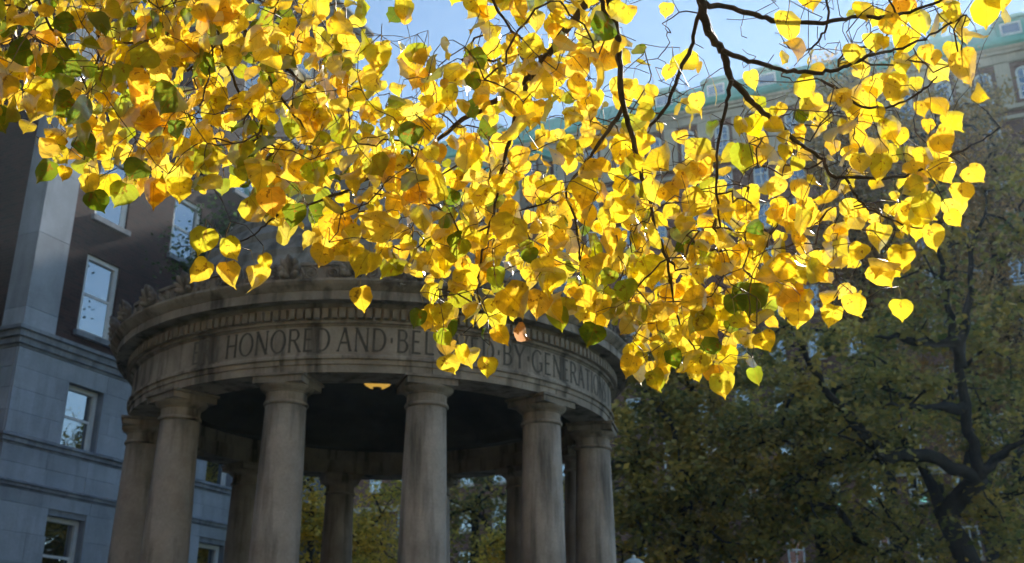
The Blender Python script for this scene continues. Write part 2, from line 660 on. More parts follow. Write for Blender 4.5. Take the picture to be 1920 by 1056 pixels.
# cresting: a standing palmette and a low scroll panel, repeated round the edge
NA = 32
pal = MB()
for s, (ang, ln, wd) in enumerate(((0, 0.36, 0.06), (24, 0.32, 0.055), (-24, 0.32, 0.055), (50, 0.25, 0.05), (-50, 0.25, 0.05), (78, 0.17, 0.045), (-78, 0.17, 0.045))):
    a = math.radians(ang)
    ax_, az_ = math.sin(a), math.cos(a)
    ln = ln * 0.70
    P = [(ax_ * ln * t, -0.02 - 0.12 * t * t, 0.05 + az_ * ln * t) for t in (0.0, 0.3, 0.6, 0.85, 1.0)]
    pal.tube(P, [wd * 0.5, wd * 0.95, wd * 1.2, wd * 0.85, wd * 0.2], 6)
pal.box(-0.13, 0.13, -0.03, 0.10, 0.0, 0.09)
pal_me = pal.mesh('antefix', True)
pal_me.materials.append(M['granite_ring'])
scr = MB()
w = 3.86 * TAU / NA / 2 - 0.10
scr.box(-w, w, 0.0, 0.07, 0.0, 0.20)
scr.box(-w, w, -0.03, 0.09, 0.202, 0.24)
for sg in (-1, 1):
    S = [(x, -0.012, z_) for x, _, z_ in spiral(sg * w * 0.48, 0.105, 0.085, 2.1, sg)]
    scr.tube(S, [0.016] * len(S), 5)
    scr.tube([(sg * w * 0.95, -0.01, 0.02), (sg * w * 0.80, -0.012, 0.10), (sg * w * 0.95, -0.01, 0.19)], [0.014, 0.02, 0.014], 5)
scr_me = scr.mesh('scroll_panel')
scr_me.materials.append(M['granite_ring'])
for k in range(NA):
    a = k * TAU / NA + 0.03
    link('antefix', pal_me, None, rot, (3.84 * math.sin(a), -3.84 * math.cos(a), 6.262), a)
    a += TAU / NA / 2
    link('scroll_panel', scr_me, None, rot, (3.80 * math.sin(a), -3.80 * math.cos(a), 6.262), a)

# dome: stepped rings, then the shell
MB().arc([(2.5, 6.30), (3.5, 6.302), (3.5, 6.62), (2.5, 6.62)], 0, TAU, 96).build('drum', M['dome'], rot)
RD, ZD = 3.28, 5.85
for i in range(7):
    t0 = math.asin((6.62 + i * 0.34 - ZD) / RD)
    r_out = RD * math.cos(t0)
    zz = 6.622 + i * 0.34
    r_in = RD * math.cos(math.asin(min(0.999, (zz + 0.34 - ZD) / RD)))
    MB().arc([(r_in - 0.35, zz), (r_out, zz), (r_out, zz + 0.10), (r_in + 0.01, zz + 0.338), (r_in - 0.35, zz + 0.338)], 0, TAU, 96).build('dome_course', M['dome'], rot)
rt = RD * math.cos(math.asin((6.622 + 7 * 0.34 - ZD) / RD))
MB().lathe([(rt - 0.36, 9.0), (rt, 9.004), (rt * 0.6, 9.12), (0.18, 9.17), (0.16, 9.30), (0.25, 9.36), (0.2, 9.5), (0.05, 9.62), (0.0, 9.64)], 40).build('finial', M['dome'], rot)
# ceiling under the dome
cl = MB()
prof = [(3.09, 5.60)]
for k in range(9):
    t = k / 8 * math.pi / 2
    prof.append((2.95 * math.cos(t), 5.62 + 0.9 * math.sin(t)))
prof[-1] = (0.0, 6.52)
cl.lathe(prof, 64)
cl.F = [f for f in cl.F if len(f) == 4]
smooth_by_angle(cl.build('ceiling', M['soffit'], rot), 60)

# inscription
GL = {  # strokes on a unit-high letter: (width, [polyline, weight])
    'H': (0.78, [([(0.1, 0), (0.1, 1)], 1), ([(0.68, 0), (0.68, 1)], 1), ([(0.1, 0.52), (0.68, 0.52)], 0.6)]),
    'O': (0.90, [('o', (0.45, 0.5, 0.42, 0.49, 0, 360), 1)]),
    'N': (0.84, [([(0.1, 0), (0.1, 1)], 0.65), ([(0.1, 1), (0.74, 0)], 1.1), ([(0.74, 0), (0.74, 1)], 0.65)]),
    'R': (0.74, [([(0.1, 0), (0.1, 1)], 1), ([(0.1, 0.97), (0.38, 0.97)], 0.6), ('o', (0.36, 0.74, 0.24, 0.235, -90, 90), 0.95), ([(0.1, 0.51), (0.38, 0.51)], 0.6), ([(0.36, 0.51), (0.72, 0.0)], 1.05)]),
    'E': (0.60, [([(0.1, 0), (0.1, 1)], 1), ([(0.1, 0.97), (0.52, 0.97)], 0.6), ([(0.1, 0.52), (0.45, 0.52)], 0.6), ([(0.1, 0.03), (0.55, 0.03)], 0.6)]),
    'D': (0.82, [([(0.1, 0), (0.1, 1)], 1), ([(0.1, 0.97), (0.32, 0.97)], 0.6), ('o', (0.32, 0.5, 0.42, 0.47, -90, 90), 1), ([(0.1, 0.03), (0.32, 0.03)], 0.6)]),
    'A': (0.80, [([(0.05, 0), (0.40, 1)], 0.65), ([(0.40, 1), (0.75, 0)], 1.1), ([(0.18, 0.36), (0.62, 0.36)], 0.6)]),
    'B': (0.68, [([(0.1, 0), (0.1, 1)], 1), ([(0.1, 0.97), (0.34, 0.97)], 0.6), ('o', (0.34, 0.75, 0.20, 0.22, -90, 90), 0.9), ([(0.1, 0.53), (0.36, 0.53)], 0.6), ('o', (0.34, 0.28, 0.26, 0.25, -90, 90), 1), ([(0.1, 0.03), (0.36, 0.03)], 0.6)]),
    'L': (0.60, [([(0.1, 0), (0.1, 1)], 1), ([(0.1, 0.03), (0.56, 0.03)], 0.6)]),
    'V': (0.80, [([(0.05, 1), (0.40, 0)], 1.1), ([(0.40, 0), (0.75, 1)], 0.65)]),
    'Y': (0.76, [([(0.04, 1), (0.38, 0.48)], 1.05), ([(0.38, 0.48), (0.72, 1)], 0.65), ([(0.38, 0), (0.38, 0.5)], 1)]),
    'G': (0.88, [('o', (0.46, 0.5, 0.42, 0.49, 45, 318), 1), ([(0.78, 0.08), (0.78, 0.44)], 1), ([(0.62, 0.44), (0.86, 0.44)], 0.6)]),
    'T': (0.72, [([(0.36, 0), (0.36, 1)], 1), ([(0.03, 0.97), (0.69, 0.97)], 0.6)]),
    'I': (0.26, [([(0.13, 0), (0.13, 1)], 1)]),
    'S': (0.58, [('o', (0.29, 0.75, 0.20, 0.23, 30, 270), 0.9), ('o', (0.29, 0.27, 0.22, 0.25, -150, 90), 1)]),
    '.': (0.26, [([(0.07, 0.5), (0.19, 0.5)], 1.6)]),
    ' ': (0.08, []),
}


def letter_mesh(ch, h, r, hx):
    """one letter, its strokes bent round the frieze (centre of the letter at angle 0)"""
    wd, strokes = GL[ch]
    V, F = [], []
    st = 0.135

    def quad_strip(pts, wt, serif=True):
        pts = [np.array(p) for p in pts]
        hw = st * wt / 2
        L, Rr = [], []
        for i, p in enumerate(pts):
            t = pts[min(i + 1, len(pts) - 1)] - pts[max(i - 1, 0)]
            t = t / (np.linalg.norm(t) + 1e-9)
            nn = np.array([-t[1], t[0]])
            L.append(p + nn * hw)
            Rr.append(p - nn * hw)
        b = len(V)
        for l_, r_ in zip(L, Rr):
            V.extend([l_, r_])
        for i in range(len(pts) - 1):
            F.append([b + 2 * i, b + 2 * i + 1, b + 2 * i + 3, b + 2 * i + 2])
    for s_ in strokes:
        if s_[0] == 'o':
            cx, cy, rx, ry, a0, a1 = s_[1]
            n = 20
            P = [(cx + rx * math.cos(math.radians(a0 + (a1 - a0) * i / n)), cy + ry * math.sin(math.radians(a0 + (a1 - a0) * i / n))) for i in range(n + 1)]
            b = len(V)
            for i, p in enumerate(P):      # thicker at the sides than at top and bottom
                a = math.radians(a0 + (a1 - a0) * i / n)
                k = st * s_[2] * (0.30 + 0.26 * abs(math.cos(a)))
                V.append((p[0] + k * math.cos(a), p[1] + k * math.sin(a) * 0.6))
                V.append((p[0] - k * math.cos(a), p[1] - k * math.sin(a) * 0.6))
            for i in range(n):
                F.append([b + 2 * i, b + 2 * i + 1, b + 2 * i + 3, b + 2 * i + 2])
        else:
            quad_strip(s_[0], s_[1])
            for p in s_[0]:                # serifs on free vertical ends
                if p[1] in (0, 1) and ch not in 'L.' and s_[1] > 0.62:
                    quad_strip([(p[0] - 0.09, p[1] - (0.015 if p[1] else -0.015)), (p[0] + 0.09, p[1] - (0.015 if p[1] else -0.015))], 0.4)
    out, faces = [], []
    n = len(V)
    for dr in (0.004, -0.01):
        for i, v in enumerate(V):
            x = (v[0] - wd / 2) * hx
            a = x / r
            rr = r + dr
            out.append((rr * math.sin(a), -rr * math.cos(a), v[1] * h))
    for k_, f in enumerate(F):
        faces.append(f)
        m_ = len(f)
        for i in range(m_):
            j = (i + 1) % m_
            faces.append([f[i], f[i] + n, f[j] + n, f[j]])
    return out, faces


TEXT = 'HONORED AND.BELOVED.BY.GENERATIONS'
LH, LZ = 0.295, 5.448
adv = [GL[c][0] for c in TEXT]
ca = TEXT.index('GENERA') + 6
tot = sum(adv[:ca]) + 0.17 * (ca - 1)
A_START, A_END = math.radians(-24.8), math.radians(58.6)
unit = (A_END - A_START) / tot
pos = A_START
cache = {}
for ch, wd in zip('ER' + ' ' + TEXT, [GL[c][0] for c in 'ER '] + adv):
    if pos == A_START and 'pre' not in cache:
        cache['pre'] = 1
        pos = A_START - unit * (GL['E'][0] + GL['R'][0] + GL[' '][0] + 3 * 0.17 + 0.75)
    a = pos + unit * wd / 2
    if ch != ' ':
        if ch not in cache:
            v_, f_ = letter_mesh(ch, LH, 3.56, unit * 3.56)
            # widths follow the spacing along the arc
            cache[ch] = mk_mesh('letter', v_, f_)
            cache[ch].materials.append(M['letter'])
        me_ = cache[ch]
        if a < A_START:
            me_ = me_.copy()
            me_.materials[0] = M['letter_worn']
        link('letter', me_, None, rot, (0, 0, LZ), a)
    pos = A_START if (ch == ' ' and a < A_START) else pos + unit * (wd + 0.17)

# lamp hanging in the middle of the dome
lz = float(sight(707, 731, 16.4)[2])
lamp = thing('ceiling_lamp', 'amber glowing bowl lamp hanging under the pavilion dome', 'lamp', (PC[0] - 0.02, PC[1], lz))
MB().lathe([(0.06, 0.0), (0.13, 0.012), (0.19, 0.05), (0.225, 0.10), (0.235, 0.13)], 28).build('bowl', M['lamp_glow'], lamp, smooth=True)
MB().lathe([(0.0, -0.03), (0.05, -0.025), (0.075, 0.0), (0.07, 0.02), (0.04, 0.035)], 20).build('end_cap', M['iron'], lamp, smooth=True)
rod = MB()
rod.tube([(0, 0, 0.03), (0, 0, 6.5 - lz)], [0.012, 0.012], 6)
rod.build('rod', M['iron'], lamp)

# ------------------------------------------------------------------ brick hall on the left
LAZ = math.radians(24)
# local frame: x runs along the long front away from the corner, y points outwards from it, z up
LO = (-10.51, 21.576, 0.0)
hall = thing('brick_building', 'dark brick residence hall with pale stone base and white sash windows left of the pavilion', 'building', LO, math.pi / 2 - LAZ)
# rotation: local x -> (sin az, cos az); local y -> (-cos az, sin az), so outwards is -y
LEN, HGT, DEP = 12.1, 23.2, 14.0
win_u = [(1.45, 2.50), (4.05, 5.10), (6.30, 7.35), (8.65, 9.70)]
upper_z = [(9.25, 11.15), (12.12, 13.85), (14.95, 16.75), (17.8, 19.5), (20.4, 21.8)]
low_z = [(3.45, 5.10), (6.58, 8.03)]


def wall_with_holes(mb, u0, u1, z0, z1, holes, y, depth):
    us = sorted({u0, u1, *[h[0] for h in holes], *[h[1] for h in holes]})
    zs = sorted({z0, z1, *[h[2] for h in holes], *[h[3] for h in holes]})
    for i in range(len(us) - 1):
        for j in range(len(zs) - 1):
            a, b_, c, d = us[i], us[i + 1], zs[j], zs[j + 1]
            if any(a >= h[0] - 1e-6 and b_ <= h[1] + 1e-6 and c >= h[2] - 1e-6 and d <= h[3] + 1e-6 for h in holes):
                continue
            mb.quad((a, y, c), (b_, y, c), (b_, y, d), (a, y, d))
    for a, b_, c, d in holes:
        yy = y + depth
        mb.quad((a, y, c), (a, y, d), (a, yy, d), (a, yy, c))
        mb.quad((b_, y, d), (b_, y, c), (b_, yy, c), (b_, yy, d))
        mb.quad((a, y, d), (b_, y, d), (b_, yy, d), (a, yy, d))
        mb.quad((b_, y, c), (a, y, c), (a, yy, c), (b_, yy, c))


ZB = 8.46
bw = MB()
wall_with_holes(bw, 0.0, LEN, ZB, HGT, [(a, b_, c, d) for a, b_ in win_u for c, d in upper_z], 0.0, 0.22)
bw.quad((0, DEP, 0), (0, 0, 0), (0, 0, HGT), (0, DEP, HGT))                   # end wall towards the lawn
bw.quad((LEN, 0, 0), (LEN, DEP, 0), (LEN, DEP, HGT), (LEN, 0, HGT))
bw.quad((LEN, DEP, 0), (0, DEP, 0), (0, DEP, HGT), (LEN, DEP, HGT))
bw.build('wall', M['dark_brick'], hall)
sw = MB()
low_holes = [(a, b_, c, d) for a, b_ in win_u for c, d in low_z]
wall_with_holes(sw, 0.0, LEN, 0.0, ZB - 0.002, low_holes, -0.002, 0.30)
sw.build('stone_wall', M['limestone_trim'], hall)
# ashlar facing: one slab for each stone, laid round the windows
rng = random.Random(5)
bands = [(2.30, 2.88), (2.88, 3.47), (3.47, 4.05), (4.05, 4.64), (4.64, 5.22), (5.22, 5.50), (5.66, 6.02), (6.02, 6.38), (6.62, 7.08), (7.08, 7.56), (7.56, 8.02), (8.02, 8.44)]
for r_i, (za, zb) in enumerate(bands):
    x = 0.0
    cuts = [0.0]
    while x < 8.4:
        x += rng.uniform(0.9, 1.5)
        cuts.append(min(x, 8.5))
    if cuts[-1] < 8.5:
        cuts.append(8.5)
    segs = []
    for a, b_ in zip(cuts, cuts[1:]):
        parts_ = [(a, b_)]
        for ha, hb, hc, hd in low_holes:
            if hd > za + 0.05 and hc < zb - 0.05:
                nxt = []
                for p, q in parts_:
                    if q <= ha or p >= hb:
                        nxt.append((p, q))
                    else:
                        if p < ha:
                            nxt.append((p, ha))
                        if q > hb:
                            nxt.append((hb, q))
                parts_ = nxt
        segs += parts_
    for a, b_ in segs:
        if b_ - a < 0.06:
            continue
        d = rng.uniform(0, 0.006)
        g = 0.0025
        first = a < 1e-6
        MB().box(a + (-0.03 if first else g), b_ - g, -0.045 - d, 0.0, za + g, zb - g).build('stone_block', M['limestone'], hall)
# end of the stone base, turning the corner
for za, zb in bands:
    MB().box(-0.045, -0.002, 0.006, 1.4, za + 0.005, zb - 0.005).build('stone_block', M['limestone'], hall)
# pilaster at the corner, in tall stones
zz = 8.90
for hh in (0.42, 1.75, 1.6, 1.8, 1.7, 1.75, 1.6, 1.7, 1.6):
    pb = MB().box(-0.10, 0.78, -0.12, -0.001, zz + 0.004, zz + hh - 0.004)
    pb.box(-0.10, -0.001, 0.0, 0.52, zz + 0.004, zz + hh - 0.004)
    pb.build('pilaster_stone', M['limestone'], hall)
    zz += hh


def course(mb, prof, x0, x1, ret):
    """moulding along the front (profile: projection, z), turned round the corner for a length ret"""
    pts = [(-p, q) for p, q in prof]
    b = len(mb.V)
    n = len(prof)
    rings = []
    for p, q in prof:
        pass
    for st_ in range(3):
        for p, q in prof:
            if st_ == 0:
                mb.V.append((-p, ret, q))
            elif st_ == 1:
                mb.V.append((-p, -p, q))
            else:
                mb.V.append((x1, -p, q))
    for s in range(2):
        for i in range(n):
            j = (i + 1) % n
            mb.F.append([b + s * n + i, b + s * n + j, b + (s + 1) * n + j, b + (s + 1) * n + i])
    mb.F.append([b + i for i in range(n)])
    mb.F.append([b + 2 * n + i for i in range(n)][::-1])
    return mb


def string_course(z0, z1, proj, name='string_course', steps=3):
    prof = [(-0.02, z0), (0.05, z0)]
    for i in range(steps):
        p = 0.05 + (proj - 0.05) * (i + 1) / steps
        zz_ = z0 + (z1 - z0) * (i + 0.35) / steps
        prof += [(prof[-1][0], zz_), (p, zz_ + 0.01)]
    prof += [(proj, z1), (-0.02, z1 + 0.06)]
    return course(MB(), prof, 0, LEN, 1.4).build(name, M['limestone_trim'], hall)


MB().box(-26.0, -0.012, 5.0, DEP, 0.0, HGT).build('blocker_wing', M['dark_brick'], hall)  # added brick block out of view, cuts off sky light from the left
string_course(8.45, 8.86, 0.26)
string_course(6.385, 6.58, 0.16, steps=2)
string_course(5.505, 5.65, 0.13, steps=2)
string_course(22.9, 23.6, 0.7, 'roof_cornice', 4)
MB().box(0.05, LEN, 0.05, DEP, 23.2, 24.3).build('parapet', M['limestone_trim'], hall)


def sash_window(par, u0, u1, z0, z1, y, mats, sill=True, shade=False):
    """white double-hung window: frame, two sashes with their panes, stone sill"""
    f = 0.10
    fr = MB()
    fr.box(u0, u0 + f, y, y + 0.10, z0, z1)
    fr.box(u1 - f, u1, y, y + 0.10, z0, z1)
    fr.box(u0 + f, u1 - f, y, y + 0.10, z1 - f, z1)
    fr.box(u0 + f, u1 - f, y, y + 0.10, z0, z0 + f * 0.8)
    zm = (z0 + z1) / 2
    fr.box(u0 + f, u1 - f, y + 0.02, y + 0.08, zm - 0.03, zm + 0.03)
    s = 0.04
    fr.box(u0 + f, u0 + f + s, y + 0.03, y + 0.07, z0 + f * 0.8, zm - 0.03)
    fr.box(u1 - f - s, u1 - f, y + 0.03, y + 0.07, z0 + f * 0.8, zm - 0.03)
    o = fr.build('window', mats[0], par)
    MB().box(u0 + f, u1 - f, y + 0.068, y + 0.078, zm + 0.03, z1 - f).build('pane', mats[1], o)
    MB().box(u0 + f + s, u1 - f - s, y + 0.045, y + 0.055, z0 + f * 0.8, zm - 0.03).build('pane', mats[1], o)
    if sill:
        MB().box(u0 - 0.08, u1 + 0.08, -0.10, y + 0.10, z0 - 0.13, z0 - 0.002).build('sill', M['limestone_trim'], o)
    return o


for a, b_ in win_u:
    for c, d in upper_z:
        sash_window(hall, a + 0.002, b_ - 0.002, c + 0.002, d - 0.002, 0.06, (M['white_paint'], M['glass']))
    for c, d in low_z:
        sash_window(hall, a + 0.002, b_ - 0.002, c + 0.002, d - 0.002, 0.15, (M['white_paint'], M['glass']), sill=False)

# ------------------------------------------------------------------ long hall at the back, copper roof
# local x runs along the front to the right (az 113), local -y points at the camera
BO = (12.206, 64.862, 0.0)
BAZ = math.radians(113)
back = thing('residence_hall', 'tall brick and cream stone hall with green copper roof rising behind the trees', 'building', BO, math.pi / 2 - BAZ)
BX0, BX1, BD = -36.0, 33.0, 15.0
FL = 3.05
NF = 12
BAY = 2.36
bays = [(-21.72 + (i - 4) * BAY) for i in range(25)]            # window centres, v of the photo's two clear windows fall on -0.05 and 2.4
bays = [b_ + (-0.05 - (-21.72 + 9 * BAY)) - 0.0 for b_ in bays]
ZTOP = 38.6
wall_rows = []
for k in range(NF):
    top = 37.75 - k * FL if k == 0 else 37.45 - k * FL
    h_ = 2.3 if k == 0 else 1.75
    wall_rows.append((top - h_, top))
holes_up, holes_dn = [], []
for k, (c, d) in enumerate(wall_rows):
    for b_ in bays:
        (holes_up if k == 0 else holes_dn).append((b_ - 0.5, b_ + 0.5, c, d))
ZSPLIT = 34.75
bw = MB()
wall_with_holes(bw, BX0, BX1, 0.0, ZSPLIT, [h for h in holes_dn if h[3] < ZSPLIT], 0.0, 0.25)
bw.quad((BX0, BD, 0), (BX0, 0, 0), (BX0, 0, ZTOP), (BX0, BD, ZTOP))
bw.quad((BX1, 0, 0), (BX1, BD, 0), (BX1, BD, ZTOP), (BX1, 0, ZTOP))
bw.quad((BX1, BD, 0), (BX0, BD, 0), (BX0, BD, ZTOP), (BX1, BD, ZTOP))
bw.build('wall', M['red_brick'], back)
bt = MB()
wall_with_holes(bt, BX0, BX1, ZSPLIT, ZTOP, holes_up, 0.0, 0.25)
bt.build('attic_wall', M['red_brick'], back)
pil_me = MB().box(-0.43, 0.43, -0.16, -0.001, ZSPLIT + 0.30, 38.05).mesh('attic_pilaster')
pil_me.materials.append(M['cream_stone'])
for i in range(len(bays) + 1):
    link('attic_pilaster', pil_me, None, back, (bays[0] - BAY / 2 + i * BAY, 0, 0))


def long_box(name, mat, y0, z0, z1, x0=BX0 - 0.3, x1=BX1 + 0.3):
    return MB().box(x0, x1, y0, -0.003, z0, z1).build(name, mat, back)


long_box('string_course', M['cream_stone'], -0.34, ZSPLIT, ZSPLIT + 0.29)
long_box('string_course', M['cream_stone'], -0.22, 34.10, 34.36)
long_box('string_course', M['cream_stone'], -0.25, 12.9, 13.3)
long_box('frieze', M['cream_stone'], -0.22, 38.06, 38.62)
cm = MB()
cm.prism([(0.0, 38.63), (-0.45, 38.63), (-0.45, 38.78), (-0.62, 38.84), (-0.66, 38.98), (0.0, 38.98)], 'x', BX0 - 0.5, BX1 + 0.5)
cm.build('cornice', M['cream_stone'], back)
gm = MB()
gm.prism([(0.0, 38.985), (-0.70, 38.985), (-0.86, 39.10), (-0.90, 39.34), (-0.2, 39.36), (0.0, 39.2)], 'x', BX0 - 0.7, BX1 + 0.7)
gm.build('gutter', M['copper'], back)
rf = MB()
rf.prism([(-0.55, 39.37), (0.35, 41.15), (2.0, 41.75), (BD - 1, 41.9), (BD, 39.37)], 'x', BX0 - 0.4, BX1 + 0.4)
roof = rf.build('roof', M['copper'], back)
rib_me = MB().prism([(-0.60, 39.375), (0.31, 41.18), (0.35, 41.16), (-0.55, 39.37)], 'x', -0.025, 0.025).mesh('roof_rib')
rib_me.materials.append(M['copper'])
for i in range(80):
    link('roof_rib', rib_me, None, roof, (BX0 + 0.6 + i * 0.62, 0, 0))

# windows: white frames with a glazing bar and two panes; copies share their mesh
fr = MB()
for sx in (-1, 1):
    fr.box(min(sx * 0.49, sx * 0.38), max(sx * 0.49, sx * 0.38), 0.05, 0.15, 0.0, 1.74)
fr.box(-0.38, 0.38, 0.05, 0.15, 1.62, 1.74)
fr.box(-0.38, 0.38, 0.05, 0.15, 0.0, 0.12)
fr.box(-0.38, 0.38, 0.06, 0.14, 0.82, 0.92)
fr.box(-0.035, 0.035, 0.07, 0.13, 0.12, 0.82)
fr.box(-0.035, 0.035, 0.07, 0.13, 0.92, 1.62)
fr_me = fr.mesh('window')
fr_me.materials.append(M['white_paint'])
pn_me = MB().box(-0.38, 0.38, 0.10, 0.11, 0.12, 1.62).mesh('pane')
pn_me.materials.append(M['glass_far'])
sl_me = MB().box(-0.58, 0.58, -0.10, 0.05, -0.16, -0.003).mesh('sill')
sl_me.materials.append(M['cream_stone'])
ft = MB()
for sx in (-1, 1):
    ft.box(min(sx * 0.49, sx * 0.34), max(sx * 0.49, sx * 0.34), 0.05, 0.15, 0.0, 1.9)
n_ = 10
arc_o = [(0.49 * math.cos(math.pi * i / n_), 1.9 + 0.38 * math.sin(math.pi * i / n_)) for i in range(n_ + 1)]
arc_i = [(0.34 * math.cos(math.pi * i / n_), 1.9 + 0.25 * math.sin(math.pi * i / n_)) for i in range(n_ + 1)]
ft.prism(arc_o + arc_i[::-1], 'y', 0.05, 0.15)
ft.box(-0.34, 0.34, 0.05, 0.15, 0.0, 0.12)
ft.box(-0.34, 0.34, 0.06, 0.14, 1.0, 1.09)
ft.box(-0.03, 0.03, 0.07, 0.13, 0.12, 2.1)
ft.box(-0.34, 0.34, 0.07, 0.13, 0.52, 0.56)
ft.box(-0.34, 0.34, 0.07, 0.13, 1.52, 1.56)
ft_me = ft.mesh('window')
ft_me.materials.append(M['white_paint'])
pt_me = MB().box(-0.36, 0.36, 0.10, 0.11, 0.1, 2.15).mesh('pane')
pt_me.materials.append(M['glass_far'])
for k, (c, d) in enumerate(wall_rows):
    if d >= ZSPLIT and k > 0:
        continue
    for b_ in bays:
        o = link('window', ft_me if k == 0 else fr_me, None, back, (b_, 0, c + 0.003))
        link('pane', pt_me if k == 0 else pn_me, None, o)
        if k:
            link('sill', sl_me, None, o)
# brick heads closing the arched windows
sp = MB()
for sx in (-1, 1):
    sp.prism([(sx * 0.499, 1.9), (sx * 0.499, 2.299), (0.0, 2.299)] + [(sx * 0.49 * math.cos(math.pi / 2 * (1 - i / 6)), 1.9 + 0.38 * math.sin(math.pi / 2 * (1 - i / 6))) for i in range(7)], 'y', 0.06, 0.24)
sp_me = sp.mesh('arch_head')
sp_me.materials.append(M['red_brick'])
for b_ in bays:
    link('arch_head', sp_me, None, back, (b_, 0, wall_rows[0][0]))

# dormers on the roof
dm = MB()
dm.box(-0.85, 0.85, -0.30, 2.2, 39.4, 40.95)
dm.prism([(-1.05, 40.96), (1.05, 40.96), (0.75, 41.22), (-0.75, 41.22)], 'y', -0.5, 2.4)
dm_me = dm.mesh('dormer')
dm_me.materials.append(M['copper'])
df = MB()
df.box(-0.62, 0.62, -0.36, -0.302, 39.85, 40.0)
df.box(-0.62, 0.62, -0.36, -0.302, 40.62, 40.74)
df.box(-0.62, -0.5, -0.36, -0.302, 40.0, 40.62)
df.box(0.5, 0.62, -0.36, -0.302, 40.0, 40.62)
df_me = df.mesh('window')
df_me.materials.append(M['white_paint'])
dp_me = MB().box(-0.5, 0.5, -0.335, -0.325, 40.0, 40.62).mesh('pane')
dp_me.materials.append(M['glass_far'])
for x in (-20.5, -14.9, -1.5, 2.2, 5.7, 12.9, 20.9, 27.5):
    o = link('dormer', dm_me, None, back, (x, 0, 0))
    w_ = link('window', df_me, None, o)
    link('pane', dp_me, None, o)
ch_ = MB()
ch_.box(-0.35, 0.35, 0.6, 1.3, 41.0, 42.1)
ch_.box(-0.45, 0.45, 0.5, 1.4, 42.102, 42.28)
for x in (-4.6, 16.6):
    ch_.build('chimney', M['copper'], back, (x, 0, 0)) if x < 0 else ch_.build('chimney', M['copper'], back, (x, 0, 0))
# two copper hoods over projecting bays
for x, wd_, rnd in ((-10.6, 2.3, False), (-16.0, 2.0, True)):
    MB().box(x - wd_ + 0.3, x - wd_ + 0.85, -1.5, -0.23, 33.2, 36.05).build('hood_pier', M['cream_stone'], back)
    MB().box(x + wd_ - 0.85, x + wd_ - 0.3, -1.5, -0.23, 33.2, 36.05).build('hood_pier', M['cream_stone'], back)
    h_ = MB()
    if rnd:
        ao = [(x + (wd_ + 0.2) * math.cos(math.pi * i / 12), 36.06 + 1.35 * math.sin(math.pi * i / 12)) for i in range(13)]
        ai = [(x + (wd_ - 0.25) * math.cos(math.pi * i / 12), 36.06 + 0.95 * math.sin(math.pi * i / 12)) for i in range(13)]
        h_.prism(ao + ai[::-1], 'y', -1.7, -0.66)
    else:
        h_.prism([(x - wd_ - 0.2, 36.06), (x, 37.35), (x + wd_ + 0.2, 36.06), (x + wd_ + 0.2, 36.5), (x, 37.85), (x - wd_ - 0.2, 36.5)], 'y', -1.7, -0.92)
    h_.build('copper_hood', M['copper'], back)
    MB().box(x - wd_, x + wd_, -1.5, -0.35, 32.7, 33.19).build('balcony_slab', M['cream_stone'], back)

# ------------------------------------------------------------------ unseen brick hall added behind the viewer to shape the light
far_ = thing('brick_building', 'unseen dark brick hall added behind the viewer to cut frontal light', 'building', (-12.0, -20.0, 0.0), math.radians(-23))
fw = MB().box(-26, 18, -12, 0, 0.0, 22.0)
fw.build('wall', M['dark_brick'], far_)
MB().box(-26.4, 18.4, -12.4, 0.4, 22.003, 22.9).build('roof_cornice', M['cream_stone'], far_)
MB().prism([(-12.2, 22.91), (-11, 25.2), (-1.2, 25.2), (0.2, 22.91)], 'x', -26.2, 18.2).build('roof', M['copper'], far_)

# ------------------------------------------------------------------ trees
def prim(points, nodes, par, maxlen=None):
    """join the points to a growing skeleton, always the closest next; returns nodes and parent indices"""
    pts = np.array(points)
    nodes = list(map(np.array, nodes))
    par = list(par)
    n = len(pts)
    A = np.array(nodes)
    d = np.full(n, 1e9)
    who = np.zeros(n, int)
    for i in range(0, len(A)):
        q = np.linalg.norm(pts - A[i], axis=1)
        m_ = q < d
        d[m_] = q[m_]
        who[m_] = i
    done = np.zeros(n, bool)
    idx = np.full(n, -1)
    for _ in range(n):
        dd = np.where(done, 1e9, d)
        k = int(dd.argmin())
        done[k] = True
        nodes.append(pts[k])
        par.append(int(who[k]))
        me = len(nodes) - 1
        idx[k] = me
        q = np.linalg.norm(pts - pts[k], axis=1) * 1.02
        m_ = (q < d) & ~done
        d[m_] = q[m_]
        who[m_] = me
    return np.array(nodes), np.array(par), idx


def paths_of(nodes, par, r_tip, power=2.3, r_max=None):
    n = len(nodes)
    w = np.zeros(n)
    kids = [[] for _ in range(n)]
    for i in range(n):
        if par[i] >= 0:
            kids[par[i]].append(i)
    order = []
    stack = [i for i in range(n) if par[i] < 0]
    while stack:
        i = stack.pop()
        order.append(i)
        stack += kids[i]
    for i in reversed(order):
        w[i] = max(1.0, sum(w[k] for k in kids[i]))
    rad = r_tip * w ** (1 / power)
    if r_max:
        rad = np.minimum(rad, r_max)
    out = []
    starts = [(i, None) for i in range(n) if par[i] < 0]
    while starts:
        i, frm = starts.pop()
        p = [i] if frm is None else [frm, i]
        while kids[i]:
            ks = sorted(kids[i], key=lambda k: -w[k])
            for k in ks[1:]:
                starts.append((k, i))
            i = ks[0]
            p.append(i)
        out.append(p)
    return out, rad


